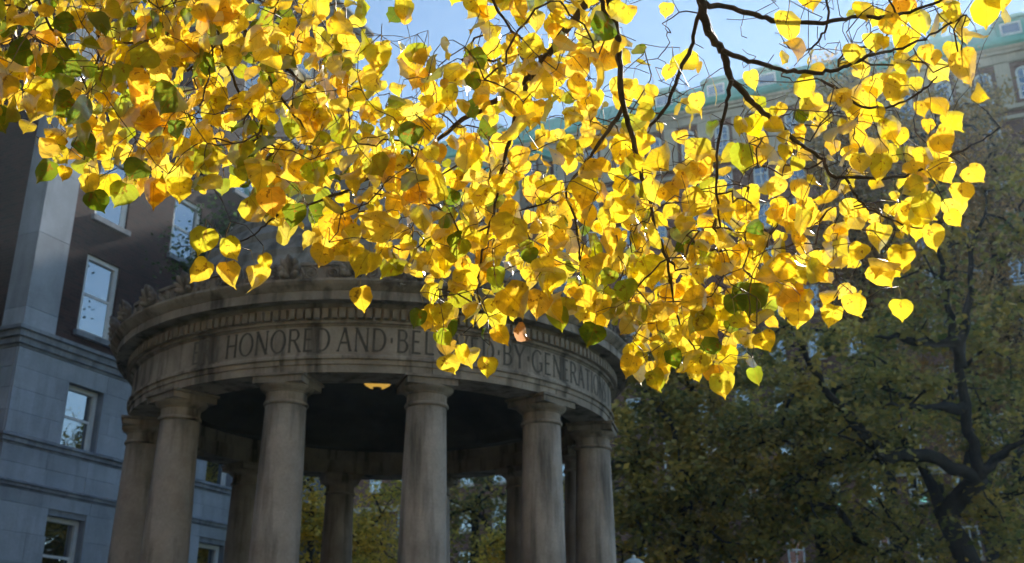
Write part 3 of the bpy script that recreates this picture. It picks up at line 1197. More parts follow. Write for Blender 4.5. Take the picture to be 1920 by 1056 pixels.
def leaf_cloud(C, rng, size, tints, flat=0.75):
    """one small folded leaf face for each centre"""
    n = len(C)
    nrm = rng.normal(size=(n, 3))
    nrm[:, 2] += flat * np.sign(nrm[:, 2])
    nrm /= np.linalg.norm(nrm, axis=1)[:, None]
    t = np.cross(nrm, rng.normal(size=(n, 3)))
    t /= np.linalg.norm(t, axis=1)[:, None]
    b = np.cross(nrm, t)
    s = size * rng.uniform(0.6, 1.25, n)[:, None]
    V = np.stack([C - t * s * 0.5, C + b * s * 0.34 + nrm * s * 0.08, C + t * s * 0.55, C - b * s * 0.34 + nrm * s * 0.08], 1).reshape(-1, 3)
    Q = np.arange(n * 4).reshape(n, 4)
    return V, Q, np.repeat(tints, 4, 0)


PAL_OLIVE = np.array([(0.17, 0.155, 0.035), (0.23, 0.19, 0.04), (0.11, 0.12, 0.032), (0.07, 0.092, 0.028), (0.29, 0.22, 0.045)])
PAL_YELLOW = np.array([(0.36, 0.29, 0.05), (0.25, 0.22, 0.04), (0.17, 0.18, 0.035), (0.42, 0.33, 0.05)])
PAL_GREEN = np.array([(0.03, 0.065, 0.018), (0.045, 0.08, 0.02), (0.02, 0.045, 0.016)])
PAL_BROWN = np.array([(0.24, 0.17, 0.06), (0.17, 0.135, 0.05), (0.29, 0.19, 0.065), (0.13, 0.12, 0.04)])


def tree(name, label, base, h, trunk_r, crown_c, crown_r, seed, n_clusters=90, n_leaves=16000, size=0.14, palette=PAL_OLIVE,
         limbs=None, group='trees on the quad', cat='tree', sig=0.42, lean=(0, 0), shell=0.55, top_taper=0.0):
    rng = np.random.default_rng(seed)
    B = np.array(base, float)
    t = thing(name, label, cat, base, 0, group)
    cc, cr = np.array(crown_c, float), np.array(crown_r, float)
    nodes = [np.array([0, 0, -0.05]) * 1.0]
    par = [-1]
    top = cc[2] + cr[2] * 0.35
    nseg = 12
    for i in range(1, nseg + 1):
        f = i / nseg
        nodes.append(np.array([cc[0] * f * f + lean[0] * f + rng.normal() * 0.05 * trunk_r * 4, cc[1] * f * f + lean[1] * f + rng.normal() * 0.05 * trunk_r * 4, top * f]))
        par.append(len(nodes) - 2)
    n_tr = len(nodes)
    limb_ids = []
    for L in (limbs or []):
        K = [np.array(p) - B for p in L]
        P = []
        for i_ in range(len(K) - 1):
            k0, k1, k2, k3 = K[max(i_ - 1, 0)], K[i_], K[i_ + 1], K[min(i_ + 2, len(K) - 1)]
            for f in (0.0, 0.33, 0.67):
                P.append(0.5 * (2 * k1 + (k2 - k0) * f + (2 * k0 - 5 * k1 + 4 * k2 - k3) * f * f + (3 * k1 - k0 - 3 * k2 + k3) * f ** 3) + rng.normal(size=3) * 0.035)
        P.append(K[-1])
        dd = [np.linalg.norm(np.array(nodes[i]) - P[0]) for i in range(len(nodes))]
        pi = int(np.argmin(dd))
        for q_, p in enumerate(P):
            nodes.append(p)
            par.append(pi)
            pi = len(nodes) - 1
            limb_ids.append((pi, (0.15 - 0.135 * q_ / len(P)) * (1 + 0.12 * rng.normal())))
    # leaf clumps fill the crown, thicker towards its outside
    C = []
    while len(C) < n_clusters:
        v = rng.normal(size=3)
        v /= np.linalg.norm(v)
        v = v * rng.uniform(0, 1) ** (1 / 3.0 * (1 - shell) + 0.1) * (0.78 + 0.30 * math.sin(3.1 * v[0] + seed) * math.cos(2.3 * v[1] - seed) + 0.12 * rng.normal())
        p = cc + v * cr
        if p[2] < 0.8:
            continue
        C.append(p)
    for L in (limbs or []):        # the hand-placed limbs carry clumps too
        for q_ in L[len(L) // 2:]:
            for _ in range(3):
                C.append(np.array(q_) - B + rng.normal(size=3) * np.array([0.75, 0.75, 0.55]))
    C = np.array(C)
    # a few joints on the way so that limbs curve
    nd, pr, idx = prim(C, nodes, par)
    full_n, full_p = list(nd), list(pr)
    for k in idx:
        a = nd[pr[k]]
        b_ = nd[k]
        L = np.linalg.norm(b_ - a)
        if L > 0.6:
            mid = (a + b_) / 2 + rng.normal(size=3) * L * 0.12 + np.array([0, 0, 0.10 * L])
            full_n.append(mid)
            full_p.append(pr[k])
            full_p[k] = len(full_n) - 1
    nd = np.array(full_n)
    pr = np.array(full_p)
    pth, rad = paths_of(nd, pr, 0.016, 2.0)
    sc = trunk_r / rad[0]
    rad = rad * sc
    for i_, r_ in limb_ids:
        rad[i_] = max(rad[i_], r_)
    tw = MB()
    for p in pth:
        P = nd[p]
        R = rad[p].copy()
        if len(R) > 1 and pr[p[0]] >= 0 or p[0] != 0:
            R[0] = min(R[0], R[1] * 1.25) if len(R) > 1 else R[0]
        R[-1] *= 0.5
        if p[0] == 0:
            R[0] *= 1.25
            MB().tube(P, R, 10).build('trunk', M['bark'], t, smooth=True)
        elif R[0] > 0.055:
            MB().tube(P, R, 7).build('limb', M['bark'], t, smooth=True)
        else:
            tw.tube(P, R, 4)
    if tw.V:
        tag(tw.build('twigs', M['bark'], t), kind='stuff')
    # leaves round the clumps and along their twigs
    wts = rng.uniform(0.25, 1.6, len(C))
    which = rng.choice(len(C), n_leaves, p=wts / wts.sum())
    s3 = np.array([1, 1, 0.62]) * sig * rng.uniform(0.6, 1.35, len(C))[:, None]
    LP = C[which] + rng.normal(size=(n_leaves, 3)) * s3[which]
    clump_t = palette[rng.integers(0, len(palette), len(C))]
    tn = clump_t[which] * 0.55 + palette[rng.integers(0, len(palette), n_leaves)] * 0.45
    tn = tn * rng.uniform(0.75, 1.35, n_leaves)[:, None] * np.array([2.6, 2.35, 2.4])
    V, Q, T = leaf_cloud(LP, rng, size, tn)
    tag(link('crown', mk_mesh_np('crown', V, Q, tint=T), M['leaves_far'], t), kind='stuff')
    return t


def at(px, depth, z=6.0):
    """ground point of a thing that shows in this photo column at height z, by distance"""
    d = depth * CP + (z - EYE[2]) * SP
    return (float((px - 960) / FPX * d), depth, 0.0)


b1 = at(1845, 27.0)
dp = 26.5
LB = [
    [sight(1838, 900, dp), sight(1826, 830, dp), sight(1812, 760, dp + .1), sight(1800, 690, dp), sight(1788, 620, dp), sight(1775, 560, dp), sight(1768, 500, dp), sight(1740, 430, dp + .3), sight(1730, 380, dp + .3)],
    [sight(1845, 885, dp), sight(1880, 850, dp - .2), sight(1925, 828, dp - .5), sight(1990, 800, dp - 1)],
    [sight(1825, 895, dp), sight(1760, 862, dp - .2), sight(1700, 852, dp - .5), sight(1655, 862, dp - .7), sight(1620, 838, dp - .9), sight(1570, 815, dp - 1.1)],
    [sight(1800, 690, dp), sight(1812, 610, dp + .3), sight(1818, 545, dp + .4), sight(1822, 470, dp + .5), sight(1850, 380, dp + .6)],
    [sight(1795, 770, dp), sight(1750, 762, dp - .4), sight(1700, 760, dp - .8), sight(1655, 762, dp - 1)],
    [sight(1660, 858, dp - .7), sight(1600, 790, dp - .8), sight(1555, 735, dp - .9), sight(1520, 690, dp - 1), sight(1495, 640, dp - 1.2), sight(1460, 610, dp - 1.4)],
    [sight(1788, 640, dp), sight(1730, 645, dp - .3), sight(1680, 630, dp - .5), sight(1640, 632, dp - .7)],
]
tree('oak_tree', 'large dark limbed tree with olive leaves, nearest of the trees right of the pavilion', b1, 13, 0.30,
     (-1.6, 1.6, 6.9), (5.4, 3.2, 5.2), 3, 210, 17000, 0.20, PAL_OLIVE, LB, sig=0.30)
tree('shade_tree', 'dense olive green tree close behind the right side of the pavilion', at(1290, 30.0), 11, 0.24,
     (0, 0, 7.4), (3.9, 3.2, 6.0), 8, 200, 24000, 0.21, PAL_OLIVE, sig=0.31)
tree('shade_tree', 'leafy yellow olive tree standing between the pavilion and the large dark limbed tree', at(1540, 35.0), 14, 0.26,
     (0.3, 0, 8.6), (4.5, 3.2, 7.2), 12, 180, 14500, 0.21, np.concatenate([PAL_OLIVE, PAL_YELLOW[:2]]), sig=0.33)
tree('tall_tree', 'tall thin brownish tree rising against the copper roof at the upper right', at(1765, 43.0, 21), 33, 0.34,
     (0.3, 0, 18.5), (3.9, 3.6, 12.0), 21, 300, 29000, 0.18, PAL_BROWN, sig=0.42)
tree('tall_tree', 'thin brown leaved tree in front of the cream hall, left of the tall brown one', at(1600, 48.0, 24), 34, 0.28,
     (0.0, 0, 23.0), (2.6, 2.8, 13.0), 24, 210, 27000, 0.19, PAL_BROWN, sig=0.52)
tree('tall_tree', 'brownish tree with thin crown against the hall windows at the right edge', at(1890, 45.0, 17), 27, 0.30,
     (0.0, 0, 18.5), (3.6, 3.4, 12.5), 27, 210, 17000, 0.19, PAL_BROWN, sig=0.42)
tree('shade_tree', 'dark olive tree far behind the pavilion, glimpsed between its middle columns', at(890, 42.0), 11, 0.2,
     (0, 0, 6.6), (4.6, 3.0, 5.4), 33, 120, 12000, 0.20, PAL_OLIVE, sig=0.5)
tree('shade_tree', 'broad olive tree at the far right edge of the view', (21.5, 38.5, 0.0), 19, 0.34,
     (0, 0, 11.0), (5.0, 4.6, 8.6), 31, 150, 9500, 0.21, PAL_OLIVE, sig=0.36)
tree('small_tree', 'low yellow green tree seen between the left columns of the pavilion', at(700, 31.0), 7, 0.12,
     (0, 0, 4.7), (2.3, 2.0, 2.7), 41, 90, 11000, 0.14, PAL_YELLOW, sig=0.34)
tree('small_tree', 'slim yellow green tree seen behind the dark rear column near the brick hall', at(585, 29.0), 8, 0.09,
     (0, 0, 5.9), (0.75, 0.8, 2.0), 42, 34, 2600, 0.14, PAL_YELLOW, sig=0.26)
tree('small_tree', 'slim yellow green tree seen between the two right columns of the pavilion', at(950, 28.0), 7, 0.09,
     (0, 0, 4.3), (0.75, 0.8, 2.2), 43, 34, 2900, 0.13, PAL_YELLOW, sig=0.26)
tree('green_tree', 'slender dark green tree beside the white windows above the pavilion roof', at(395, 23.0, 10.6), 12.5, 0.10,
     (0, 0, 10.6), (1.1, 1.1, 1.7), 51, 42, 2600, 0.11, PAL_GREEN, sig=0.28)



# ------------------------------------------------------------------ lamp posts
def lamp_post(px, py, depth, label, cap_mat, glass):
    p = sight(px, py, depth)
    H = float(p[2])
    t = thing('lamp_post', label, 'lamp post', (float(p[0]), float(p[1]), 0))
    MB().lathe([(0.17, 0.0), (0.17, 0.12), (0.11, 0.2), (0.09, 0.6), (0.055, 0.7), (0.045, H - 0.75), (0.07, H - 0.72), (0.04, H - 0.66)], 14).build('post', M['iron'], t)
    MB().lathe([(0.08, H - 0.655), (0.17, H - 0.56), (0.19, H - 0.36), (0.16, H - 0.22)], 16).build('lantern', glass, t, smooth=True)
    MB().lathe([(0.23, H - 0.218), (0.20, H - 0.15), (0.11, H - 0.09), (0.04, H - 0.07), (0.045, H - 0.03), (0.0, H)], 16).build('cap', cap_mat, t)
    return t


lamp_post(1188, 1040, 21.0, 'lamp post with pale cap just right of the rightmost column', M['lamp_glass'], M['lamp_glass'])

# ------------------------------------------------------------------ linden branch with yellow leaves
rngL = np.random.default_rng(77)
TB = np.array([3.9, -0.6, 0.0])
lin = thing('linden_tree', 'linden branches with glowing yellow heart shaped leaves hanging across the foreground', 'tree', tuple(TB))
BR = [   # photo course, depth at both ends, radius at both ends (metres)
    ([(1128, -70), (1105, 0), (1055, 65), (1020, 112), (995, 143), (960, 170), (920, 195), (855, 237), (790, 285), (715, 325), (640, 360), (575, 385)], 2.85, 3.0, 0.017, 0.004),
    ([(995, 143), (975, 190), (965, 225), (952, 268), (943, 310), (935, 345)], 2.9, 2.85, 0.010, 0.006),
    ([(1135, -80), (1146, 0), (1156, 60), (1162, 110), (1166, 185), (1180, 235), (1193, 290), (1203, 325), (1215, 360), (1228, 425), (1250, 490), (1262, 560)], 2.8, 2.9, 0.015, 0.004),
    ([(1120, -50), (1128, 5), (1146, 52)], 2.8, 2.8, 0.008, 0.008),
    ([(1170, 205), (1140, 245), (1110, 290), (1098, 305), (1060, 360)], 2.86, 2.8, 0.009, 0.004),
    ([(1300, -80), (1315, 0), (1325, 52), (1343, 80), (1358, 108), (1369, 145), (1395, 175), (1420, 200), (1450, 225), (1500, 270), (1545, 300)], 2.75, 2.9, 0.018, 0.006),
    ([(1318, 8), (1375, 17), (1412, 28), (1447, 37), (1500, 42), (1560, 40), (1610, 34), (1660, 32), (1705, 22), (1760, 3), (1800, -20)], 2.78, 2.6, 0.010, 0.004),
    ([(1356, 96), (1395, 110), (1430, 121), (1475, 133), (1520, 136), (1560, 132), (1600, 120), (1635, 103), (1680, 92), (1735, 72), (1780, 45), (1812, 28)], 2.78, 2.7, 0.009, 0.003),
    ([(1312, 25), (1298, 80), (1281, 122), (1262, 170), (1240, 215), (1218, 238)], 2.78, 2.85, 0.008, 0.006),
    ([(1369, 150), (1364, 190), (1355, 235), (1345, 280), (1343, 330), (1347, 400), (1352, 470)], 2.8, 2.85, 0.008, 0.003),
    ([(1548, -30), (1552, 40), (1540, 70), (1520, 92), (1495, 96), (1470, 78)], 2.72, 2.75, 0.0045, 0.003),
    ([(1545, 300), (1560, 330), (1600, 333), (1660, 335), (1705, 326), (1735, 313), (1775, 295), (1812, 278), (1850, 258), (1876, 240)], 2.88, 2.6, 0.0065, 0.0022),
    ([(1540, 150), (1580, 176), (1620, 200), (1675, 198), (1720, 175), (1742, 160), (1757, 143)], 2.8, 2.65, 0.005, 0.0025),
    ([(1585, 334), (1600, 362), (1622, 387), (1655, 405), (1690, 420), (1730, 428)], 2.86, 2.75, 0.005, 0.0025),
    ([(395, -60), (410, 6), (450, 35), (468, 72), (500, 105), (550, 140), (585, 170), (620, 205)], 3.0, 2.95, 0.010, 0.0035),
    ([(330, -50), (328, 10), (331, 90), (345, 132), (380, 115), (408, 78)], 3.0, 3.0, 0.006, 0.003),
    ([(408, 20), (412, 75), (430, 130), (455, 185), (490, 232), (470, 275), (445, 300)], 2.95, 2.9, 0.006, 0.003),
    ([(485, 108), (515, 170), (545, 206), (575, 250), (590, 300)], 2.95, 2.9, 0.005, 0.003),
    ([(395, 20), (396, 70), (395, 120), (385, 165), (375, 205)], 2.95, 2.9, 0.004, 0.003),
    ([(190, -40), (186, 40), (184, 115), (150, 160), (120, 200)], 3.05, 2.95, 0.006, 0.003),
    ([(60, -40), (90, 40), (120, 80), (160, 160), (165, 235), (158, 300)], 3.0, 2.9, 0.006, 0.0025),
    ([(1262, 560), (1275, 610), (1300, 650), (1330, 690)], 2.9, 2.9, 0.004, 0.0022),
    ([(575, 385), (545, 400), (520, 402), (498, 422), (470, 446), (440, 455)], 3.0, 2.95, 0.0045, 0.0025),
    ([(935, 345), (925, 400), (905, 470), (895, 540), (905, 590)], 2.85, 2.85, 0.005, 0.0025),
    ([(1060, 360), (1080, 430), (1090, 500), (1110, 560)], 2.8, 2.8, 0.004, 0.0025),
    ([(900, -60), (925, 5), (960, 60), (1000, 80), (1030, 100)], 2.95, 2.9, 0.006, 0.004),
    ([(1640, -40), (1680, 30), (1655, 75), (1620, 110)], 2.75, 2.75, 0.004, 0.0025),
]
nodes, par = [], []
branch_lines = []
for pl, d0, d1, r0, r1 in BR:
    n = len(pl)
    pts, rr = [], []
    for i, (x, y) in enumerate(pl):
        f = i / (n - 1)
        pts.append(sight(x, y, d0 + (d1 - d0) * f + 0.04 * math.sin(3.1 * i + x)))
        rr.append((r0 + (r1 - r0) * f) * 0.76)
    # resample with a little wander so that the wood is not drawn with a ruler
    P2, R2 = [], []
    for i in range(n - 1):
        a, b_ = pts[i], pts[i + 1]
        pa = pts[max(i - 1, 0)]
        pb = pts[min(i + 2, n - 1)]
        for s in range(4):
            f = s / 4
            q = 0.5 * ((2 * a) + (-pa + b_) * f + (2 * pa - 5 * a + 4 * b_ - pb) * f * f + (-pa + 3 * a - 3 * b_ + pb) * f ** 3)
            q = q + rngL.normal(size=3) * 0.0022
            P2.append(q)
            R2.append((rr[i] + (rr[i + 1] - rr[i]) * f) * (1 + rngL.normal() * 0.07))
    P2.append(pts[-1])
    R2.append(rr[-1] * 0.7)
    branch_lines.append((P2, R2))
    MB().tube([tuple(np.array(q) - TB) for q in P2], R2, 8).build('branch', M['linden_bark'], lin, smooth=True)
    for i, q in enumerate(P2[::2]):
        if y > -1e9:
            nodes.append(np.array(q))
            par.append(-1)
# limbs overhead, out of the frame, that the branches hang from
tops = [np.array(b[0][0]) for b in branch_lines]
limb_pts = [np.array([3.9, -0.6, 4.6]), np.array([2.7, 0.9, 4.95]), np.array([1.5, 1.9, 5.0]), np.array([0.7, 2.25, 4.95]), np.array([-0.3, 2.45, 4.85]), np.array([-1.1, 2.5, 4.8]), np.array([-1.8, 2.4, 4.85])]
MB().tube([tuple(p - TB) for p in limb_pts], [0.11, 0.085, 0.065, 0.05, 0.038, 0.028, 0.016], 10).build('limb', M['linden_bark'], lin, smooth=True)
MB().tube([(0, 0, -0.05), (0.03, 0.02, 0.5), (-0.03, 0.0, 1.8), (0.02, 0.05, 3.2), (0.0, 0.0, 4.6), (0.05, -0.1, 6.2), (0.0, 0.1, 8.0)], [0.30, 0.235, 0.205, 0.18, 0.16, 0.12, 0.05], 14).build('trunk', M['linden_bark'], lin, smooth=True)
LPd = []
for a, b_ in zip(limb_pts, limb_pts[1:]):
    for s in range(10):
        LPd.append(a + (b_ - a) * s / 10)
LPd = np.array(LPd)
for (P2, R2), (pl, *_r) in zip(branch_lines, BR):
    if pl[0][1] < 0:
        a = np.array(P2[0])
        k = int(np.linalg.norm(LPd - a - np.array([0.15, 0, 0]), axis=1).argmin())
        b_ = LPd[k]
        mid = (a + b_) / 2 + (np.array(P2[0]) - np.array(P2[4])) * 0.5
        MB().tube([tuple(q - TB) for q in (b_, mid, a)], [R2[0] * 1.35, R2[0] * 1.15, R2[0]], 7).build('branch', M['linden_bark'], lin, smooth=True)

# leaves: how thickly each hundred-pixel patch of the view is covered, row by row from the top
COVER = [
    [.99, .99, .99, .98, .98, .96, .95, .22, .22, .88, .88, .62, .07, .02, .10, .10, .32, .42, .14, 0],
    [.99, .99, .99, .98, .96, .88, .96, .50, .84, .96, .95, .62, .20, .16, .24, .26, .42, .20, .12, 0],
    [.82, .99, .99, .98, .97, .96, .95, .95, .78, .80, .80, .70, .45, .36, .72, .66, .46, .20, .00, 0],
    [.00, .40, .84, .90, .92, .95, .96, .97, .92, .86, .84, .76, .68, .62, .72, .55, .44, .48, .05, 0],
    [.00, .00, .00, .12, .28, .70, .88, .93, .95, .95, .95, .92, .92, .88, .87, .82, .62, .38, .00, 0],
    [.00, .00, .00, .00, .00, .02, .10, .40, .80, .66, .90, .92, .95, .95, .92, .84, .40, .00, .00, 0],
    [.00, .00, .00, .00, .00, .00, .00, .00, .72, .50, .15, .60, .95, .93, .45, .00, .00, .00, .00, 0],
    [.00, .00, .00, .00, .00, .00, .00, .00, .10, .00, .00, .00, .70, .60, .20, .00, .00, .00, .00, 0],
]
# below this line (photo course) no random leaf hangs
EDGE = [(-40, 235), (0, 232), (70, 262), (105, 315), (165, 370), (235, 372), (300, 372), (345, 362), (400, 380), (450, 372), (505, 420), (540, 460), (600, 470), (640, 505), (700, 500), (760, 512), (790, 580), (815, 640), (840, 680), (880, 670), (915, 680), (945, 640), (970, 590), (1000, 560), (1040, 600), (1080, 590), (1110, 625), (1150, 610), (1160, 690), (1235, 728), (1290, 712), (1340, 720), (1385, 690), (1430, 690), (1452, 600), (1500, 600), (1560, 600), (1620, 580), (1680, 560), (1700, 500), (1770, 440), (1805, 390), (1830, 300), (1840, 150), (1960, 60)]
ex, ey = np.array([e[0] for e in EDGE]), np.array([e[1] for e in EDGE])
# open sky between the left and middle sprays stays open
placed = []
leaves = []    # px, py of the leaf's middle, depth, size (m), tint class or None, hero orientation or None
for r_, row in enumerate(COVER):
    for c_, cv in enumerate(row):
        if cv <= 0:
            continue
        lam = -math.log(1 - min(cv, 0.975)) * 22.0
        for _ in range(rngL.poisson(lam)):
            x = c_ * 100 + rngL.uniform(-12, 112)
            y = r_ * 100 + rngL.uniform(-12, 112)
            if y > np.interp(x, ex, ey) - 6:
                continue
            if 690 < x < 885 and y < 62 and not (715 < x < 790 and y < 45):
                continue
            if 1190 < x < 1440 and y < 120 and rngL.uniform() < 0.85:
                continue
            if placed:
                pp = np.array(placed[-1500:])
                if ((pp[:, 0] - x) ** 2 + (pp[:, 1] - y) ** 2).min() < (17.5 * rngL.uniform(0.35, 1.3)) ** 2:
                    continue
            placed.append((x, y))
            leaves.append([x, y, float(np.clip(rngL.normal(2.98, 0.26), 2.45, 3.7)), 0.055 * float(np.clip(rngL.normal(1, 0.26), 0.45, 1.6)), None, None])
# the frame's surroundings: the spray goes on past the picture's edges
for _ in range(200):
    x = rngL.uniform(-420, 1150)
    y = rngL.uniform(-230, -10)
    leaves.append([x, y, float(rngL.normal(3.0, 0.28)), 0.066 * float(np.clip(rngL.normal(1, 0.15), 0.6, 1.3)), None, None])
for _ in range(110):
    x = rngL.uniform(-420, -10)
    y = rngL.uniform(-10, 230)
    leaves.append([x, y, float(rngL.normal(3.0, 0.25)), 0.066, None, None])
for _ in range(180):
    x, y = rngL.uniform(-420, 1850), rngL.uniform(-560, -180)
    leaves.append([x, y, float(rngL.normal(2.95, 0.25)), 0.06 * float(np.clip(rngL.normal(1, 0.2), 0.5, 1.4)), None, None])
# leaves one can pick out at the edges of the spray: middle, width (px), colour, tip turn (deg, 0 = down, + = to the right)
HERO = [
    (677, 560, 47, 'y', 0), (375, 508, 50, 'y', -30), (430, 516, 52, 'y', 10), (481, 520, 48, 'y', 10), (383, 452, 52, 'y', -5), (432, 466, 46, 'y', 25), (497, 490, 30, 'y', 20),
    (1355, 722, 48, 'y', 0), (1417, 705, 34, 'g2', 10), (1690, 581, 40, 'y', 0), (1603, 573, 46, 'y', 0), (1560, 592, 42, 'y', -10), (1498, 590, 48, 'y', 10),
    (1803, 362, 40, 'y', 5), (1812, 125, 66, 'y', 20), (1478, 47, 58, 'y', 10), (1727, 38, 50, 'y', 0), (1785, 22, 40, 'y', 15), (1740, 235, 26, 'y', 0), (1768, 266, 46, 'y', 40),
    (1733, 297, 42, 'y', 0), (1770, 322, 50, 'y', 20), (1828, 327, 40, 'y', 40), (1710, 350, 48, 'y', -70), (1253, 136, 30, 'y', -10), (1308, 190, 34, 'y', 10), (1250, 18, 28, 'y', -5),
    (757, 20, 40, 'y', -10), (720, 93, 32, 'y', 5), (1655, 80, 26, 'y', -5), (842, 684, 38, 'y', 20), (867, 662, 34, 'y', 10), (914, 688, 38, 'y', 0), (938, 630, 40, 'o', 30), (980, 625, 36, 'b', 50),
    (86, 322, 46, 'g', -40), (120, 325, 28, 'o', -20), (230, 366, 48, 'g2', -20), (182, 378, 44, 'g', 20), (285, 360, 56, 'o', -10), (165, 345, 44, 'y', 0), (600, 480, 42, 'y', -20),
    (783, 597, 36, 'g', -15), (1110, 628, 44, 'g', -25), (1048, 597, 46, 'g2', 10), (1010, 570, 54, 'o', -10), (1195, 590, 46, 'g2', 0), (1408, 560, 62, 'g', -10), (1382, 572, 48, 'g', 20), (1265, 672, 40, 'g', 25),
    (120, 122, 52, 'g', -80), (88, 128, 48, 'g', -70), (115, 194, 48, 'g', -60), (118, 45, 42, 'g', -70), (350, 32, 34, 'g', 0), (768, 252, 48, 'g', -30), (590, 325, 44, 'g2', 10), (553, 404, 46, 'g', 5),
    (225, 138, 44, 'g2', -30), (265, 107, 50, 'g2', -40), (330, 243, 36, 'g', 0), (155, 250, 42, 'g2', 0), (290, 60, 40, 'g2', 10), (467, 240, 30, 'g2', 0), (860, 466, 40, 'g2', -20), (35, 98, 48, 'g', -80),
    (1140, 520, 34, 'g2', -30), (1175, 545, 42, 'g2', 10), (995, 480, 30, 'g', 10), (930, 520, 40, 'g2', 10), (1435, 640, 40, 'y', 30), (1230, 712, 40, 'y', 20), (1180, 686, 44, 'o', -20), (815, 590, 40, 'y', 0),
    (1690, 480, 44, 'y', 0), (1655, 515, 50, 'y', 30), (1753, 445, 50, 'y', 10), (1705, 402, 50, 'y', 0), (1640, 440, 34, 'y', -20), (1790, 410, 36, 'y', 30), (1668, 242, 46, 'y', 10), (1685, 165, 50, 'y', 60), (1600, 100, 40, 'y', 0), (1640, 80, 36, 'y', 0),
]
for x, y, w_, tc_, turn in HERO:
    dd = float(rngL.uniform(2.45, 2.75))
    leaves.append([x, y, dd, w_ / FPX * dd * 1.02, tc_, turn])

ST = [(0.09, -0.025, 0.0), (0.29, -0.04, 0.07), (0.455, 0.07, 0.18), (0.52, 0.26, 0.33), (0.49, 0.48, 0.50), (0.385, 0.67, 0.66), (0.22, 0.815, 0.80), (0.075, 0.915, 0.91), (0.008, 1.05, 1.05)]
TINTS = {'y': (0.97, 0.70, 0.04), 'o': (0.95, 0.60, 0.035), 'g': (0.15, 0.24, 0.02), 'g2': (0.42, 0.46, 0.03), 'b': (0.62, 0.36, 0.16), 'l': (0.97, 0.74, 0.07)}


def leaf_local(rng):
    """vertices of one bent heart-shaped leaf, unit size; base at the origin, tip along +y, face +z"""
    fold = rng.uniform(-0.1, 0.5)
    curl = rng.normal(0.12, 0.42)
    twist = rng.normal(0, 0.55)
    side = rng.normal(0, 0.38)
    wav = rng.uniform(0.0, 0.13)
    phs = rng.uniform(0, 6.28)
    if rng.uniform() < 0.24:                     # some blades are half rolled or folded
        fold = rng.uniform(0.5, 1.15)
        curl = rng.normal(0, 0.75)
    skew = rng.normal(0, 0.04)
    wid = rng.uniform(0.80, 1.12)
    V, UV = [], []
    for x, y, m_ in ST:
        jl, jr = 1 + rng.normal(0, 0.055), 1 + rng.normal(0, 0.055)
        for cx, cy in ((-x * wid * jl, y), (-x * wid * 0.52, y * 0.5 + m_ * 0.5), (0, m_), (x * wid * 0.52, y * 0.5 + m_ * 0.5), (x * wid * jr, y)):
            UV.append((cx, cy))
            z_ = fold * abs(cx) - 0.9 * fold * cx * cx + curl * (cy - 0.3) ** 2 + side * cx * abs(cx) + wav * math.sin(9 * cy + phs) * abs(cx) * 2
            a = twist * (cy - 0.3)
            X = cx * math.cos(a) - z_ * math.sin(a) + skew * cy
            Z = cx * math.sin(a) + z_ * math.cos(a)
            V.append((X, cy, Z))
    return np.array(V), np.array(UV)


LQ = []
for k in range(len(ST) - 1):
    for j in range(4):
        a = k * 5 + j
        LQ.append((a, a + 1, a + 6, a + 5))
LQ = np.array(LQ)
sunv = np.array(SUN_DIR)
recs = []
for x, y, dpt, sz, tc_, turn in leaves:
    ctr = sight(x, y, dpt)
    if tc_ is None:
        # most blades hang tip down and turn their upper face to the light
        g = np.array([0, 0, -1.0]) + rngL.normal(size=3) * np.array([0.55, 0.5, 0.38])
        nrm = sunv * 0.9 + np.array([0, 0.55, 0.0]) + rngL.normal(size=3) * 0.6
        gx = x / 1920
        u = rngL.uniform()
        pg = 0.085 if x < 640 else 0.05
        pg = pg * (1.0 if x < 1450 else 0.25)
        kind_ = 'g' if u < pg else 'g2' if u < 2.1 * pg else 'o' if u < 2.1 * pg + (0.20 if x < 900 else 0.12) else 'l' if u > 0.80 else 'y'
    else:
        a = math.radians(turn)
        g = -UPV * math.cos(a) + RGT * math.sin(a) + rngL.normal(size=3) * 0.10
        nrm = FWD * 1.0 + sunv * 0.35 + rngL.normal(size=3) * 0.22
        kind_ = tc_
    g = g / np.linalg.norm(g)
    nrm = nrm - g * (nrm @ g)
    nrm = nrm / np.linalg.norm(nrm)
    xa = np.cross(g, nrm)
    V, UV = leaf_local(rngL)
    if tc_ is not None:
        V = V * np.array([1, 1, 0.7])
    W = ctr + sz * ((V[:, :1]) * xa + (V[:, 1:2] - 0.46) * g + V[:, 2:3] * nrm)
    tn = np.array(TINTS[kind_]) * np.array([1, 1, 1]) * rngL.uniform(0.86, 1.08)
    tn = tn * (1 + rngL.normal(size=3) * np.array([0.02, 0.06, 0.3]))
    tv = np.tile(np.clip(tn, 0.004, 0.97), (len(V), 1))
    if kind_ in ('g', 'g2', 'y') and rngL.uniform() < 0.45:      # green lingering near the base or one side
        k = np.clip(1.1 - 1.6 * UV[:, 1] + rngL.normal(0, 0.3), 0, 1)[:, None] * (0.55 if kind_ == 'y' else 0.8)
        tv = tv * (1 - k) + np.array((0.34, 0.46, 0.03)) * k * (0.5 if kind_ == 'g' else 1.0)
    base = ctr - 0.46 * sz * g
    recs.append(dict(V=W, UV=UV, T=tv, base=base, g=g, size=sz, depth=dpt))

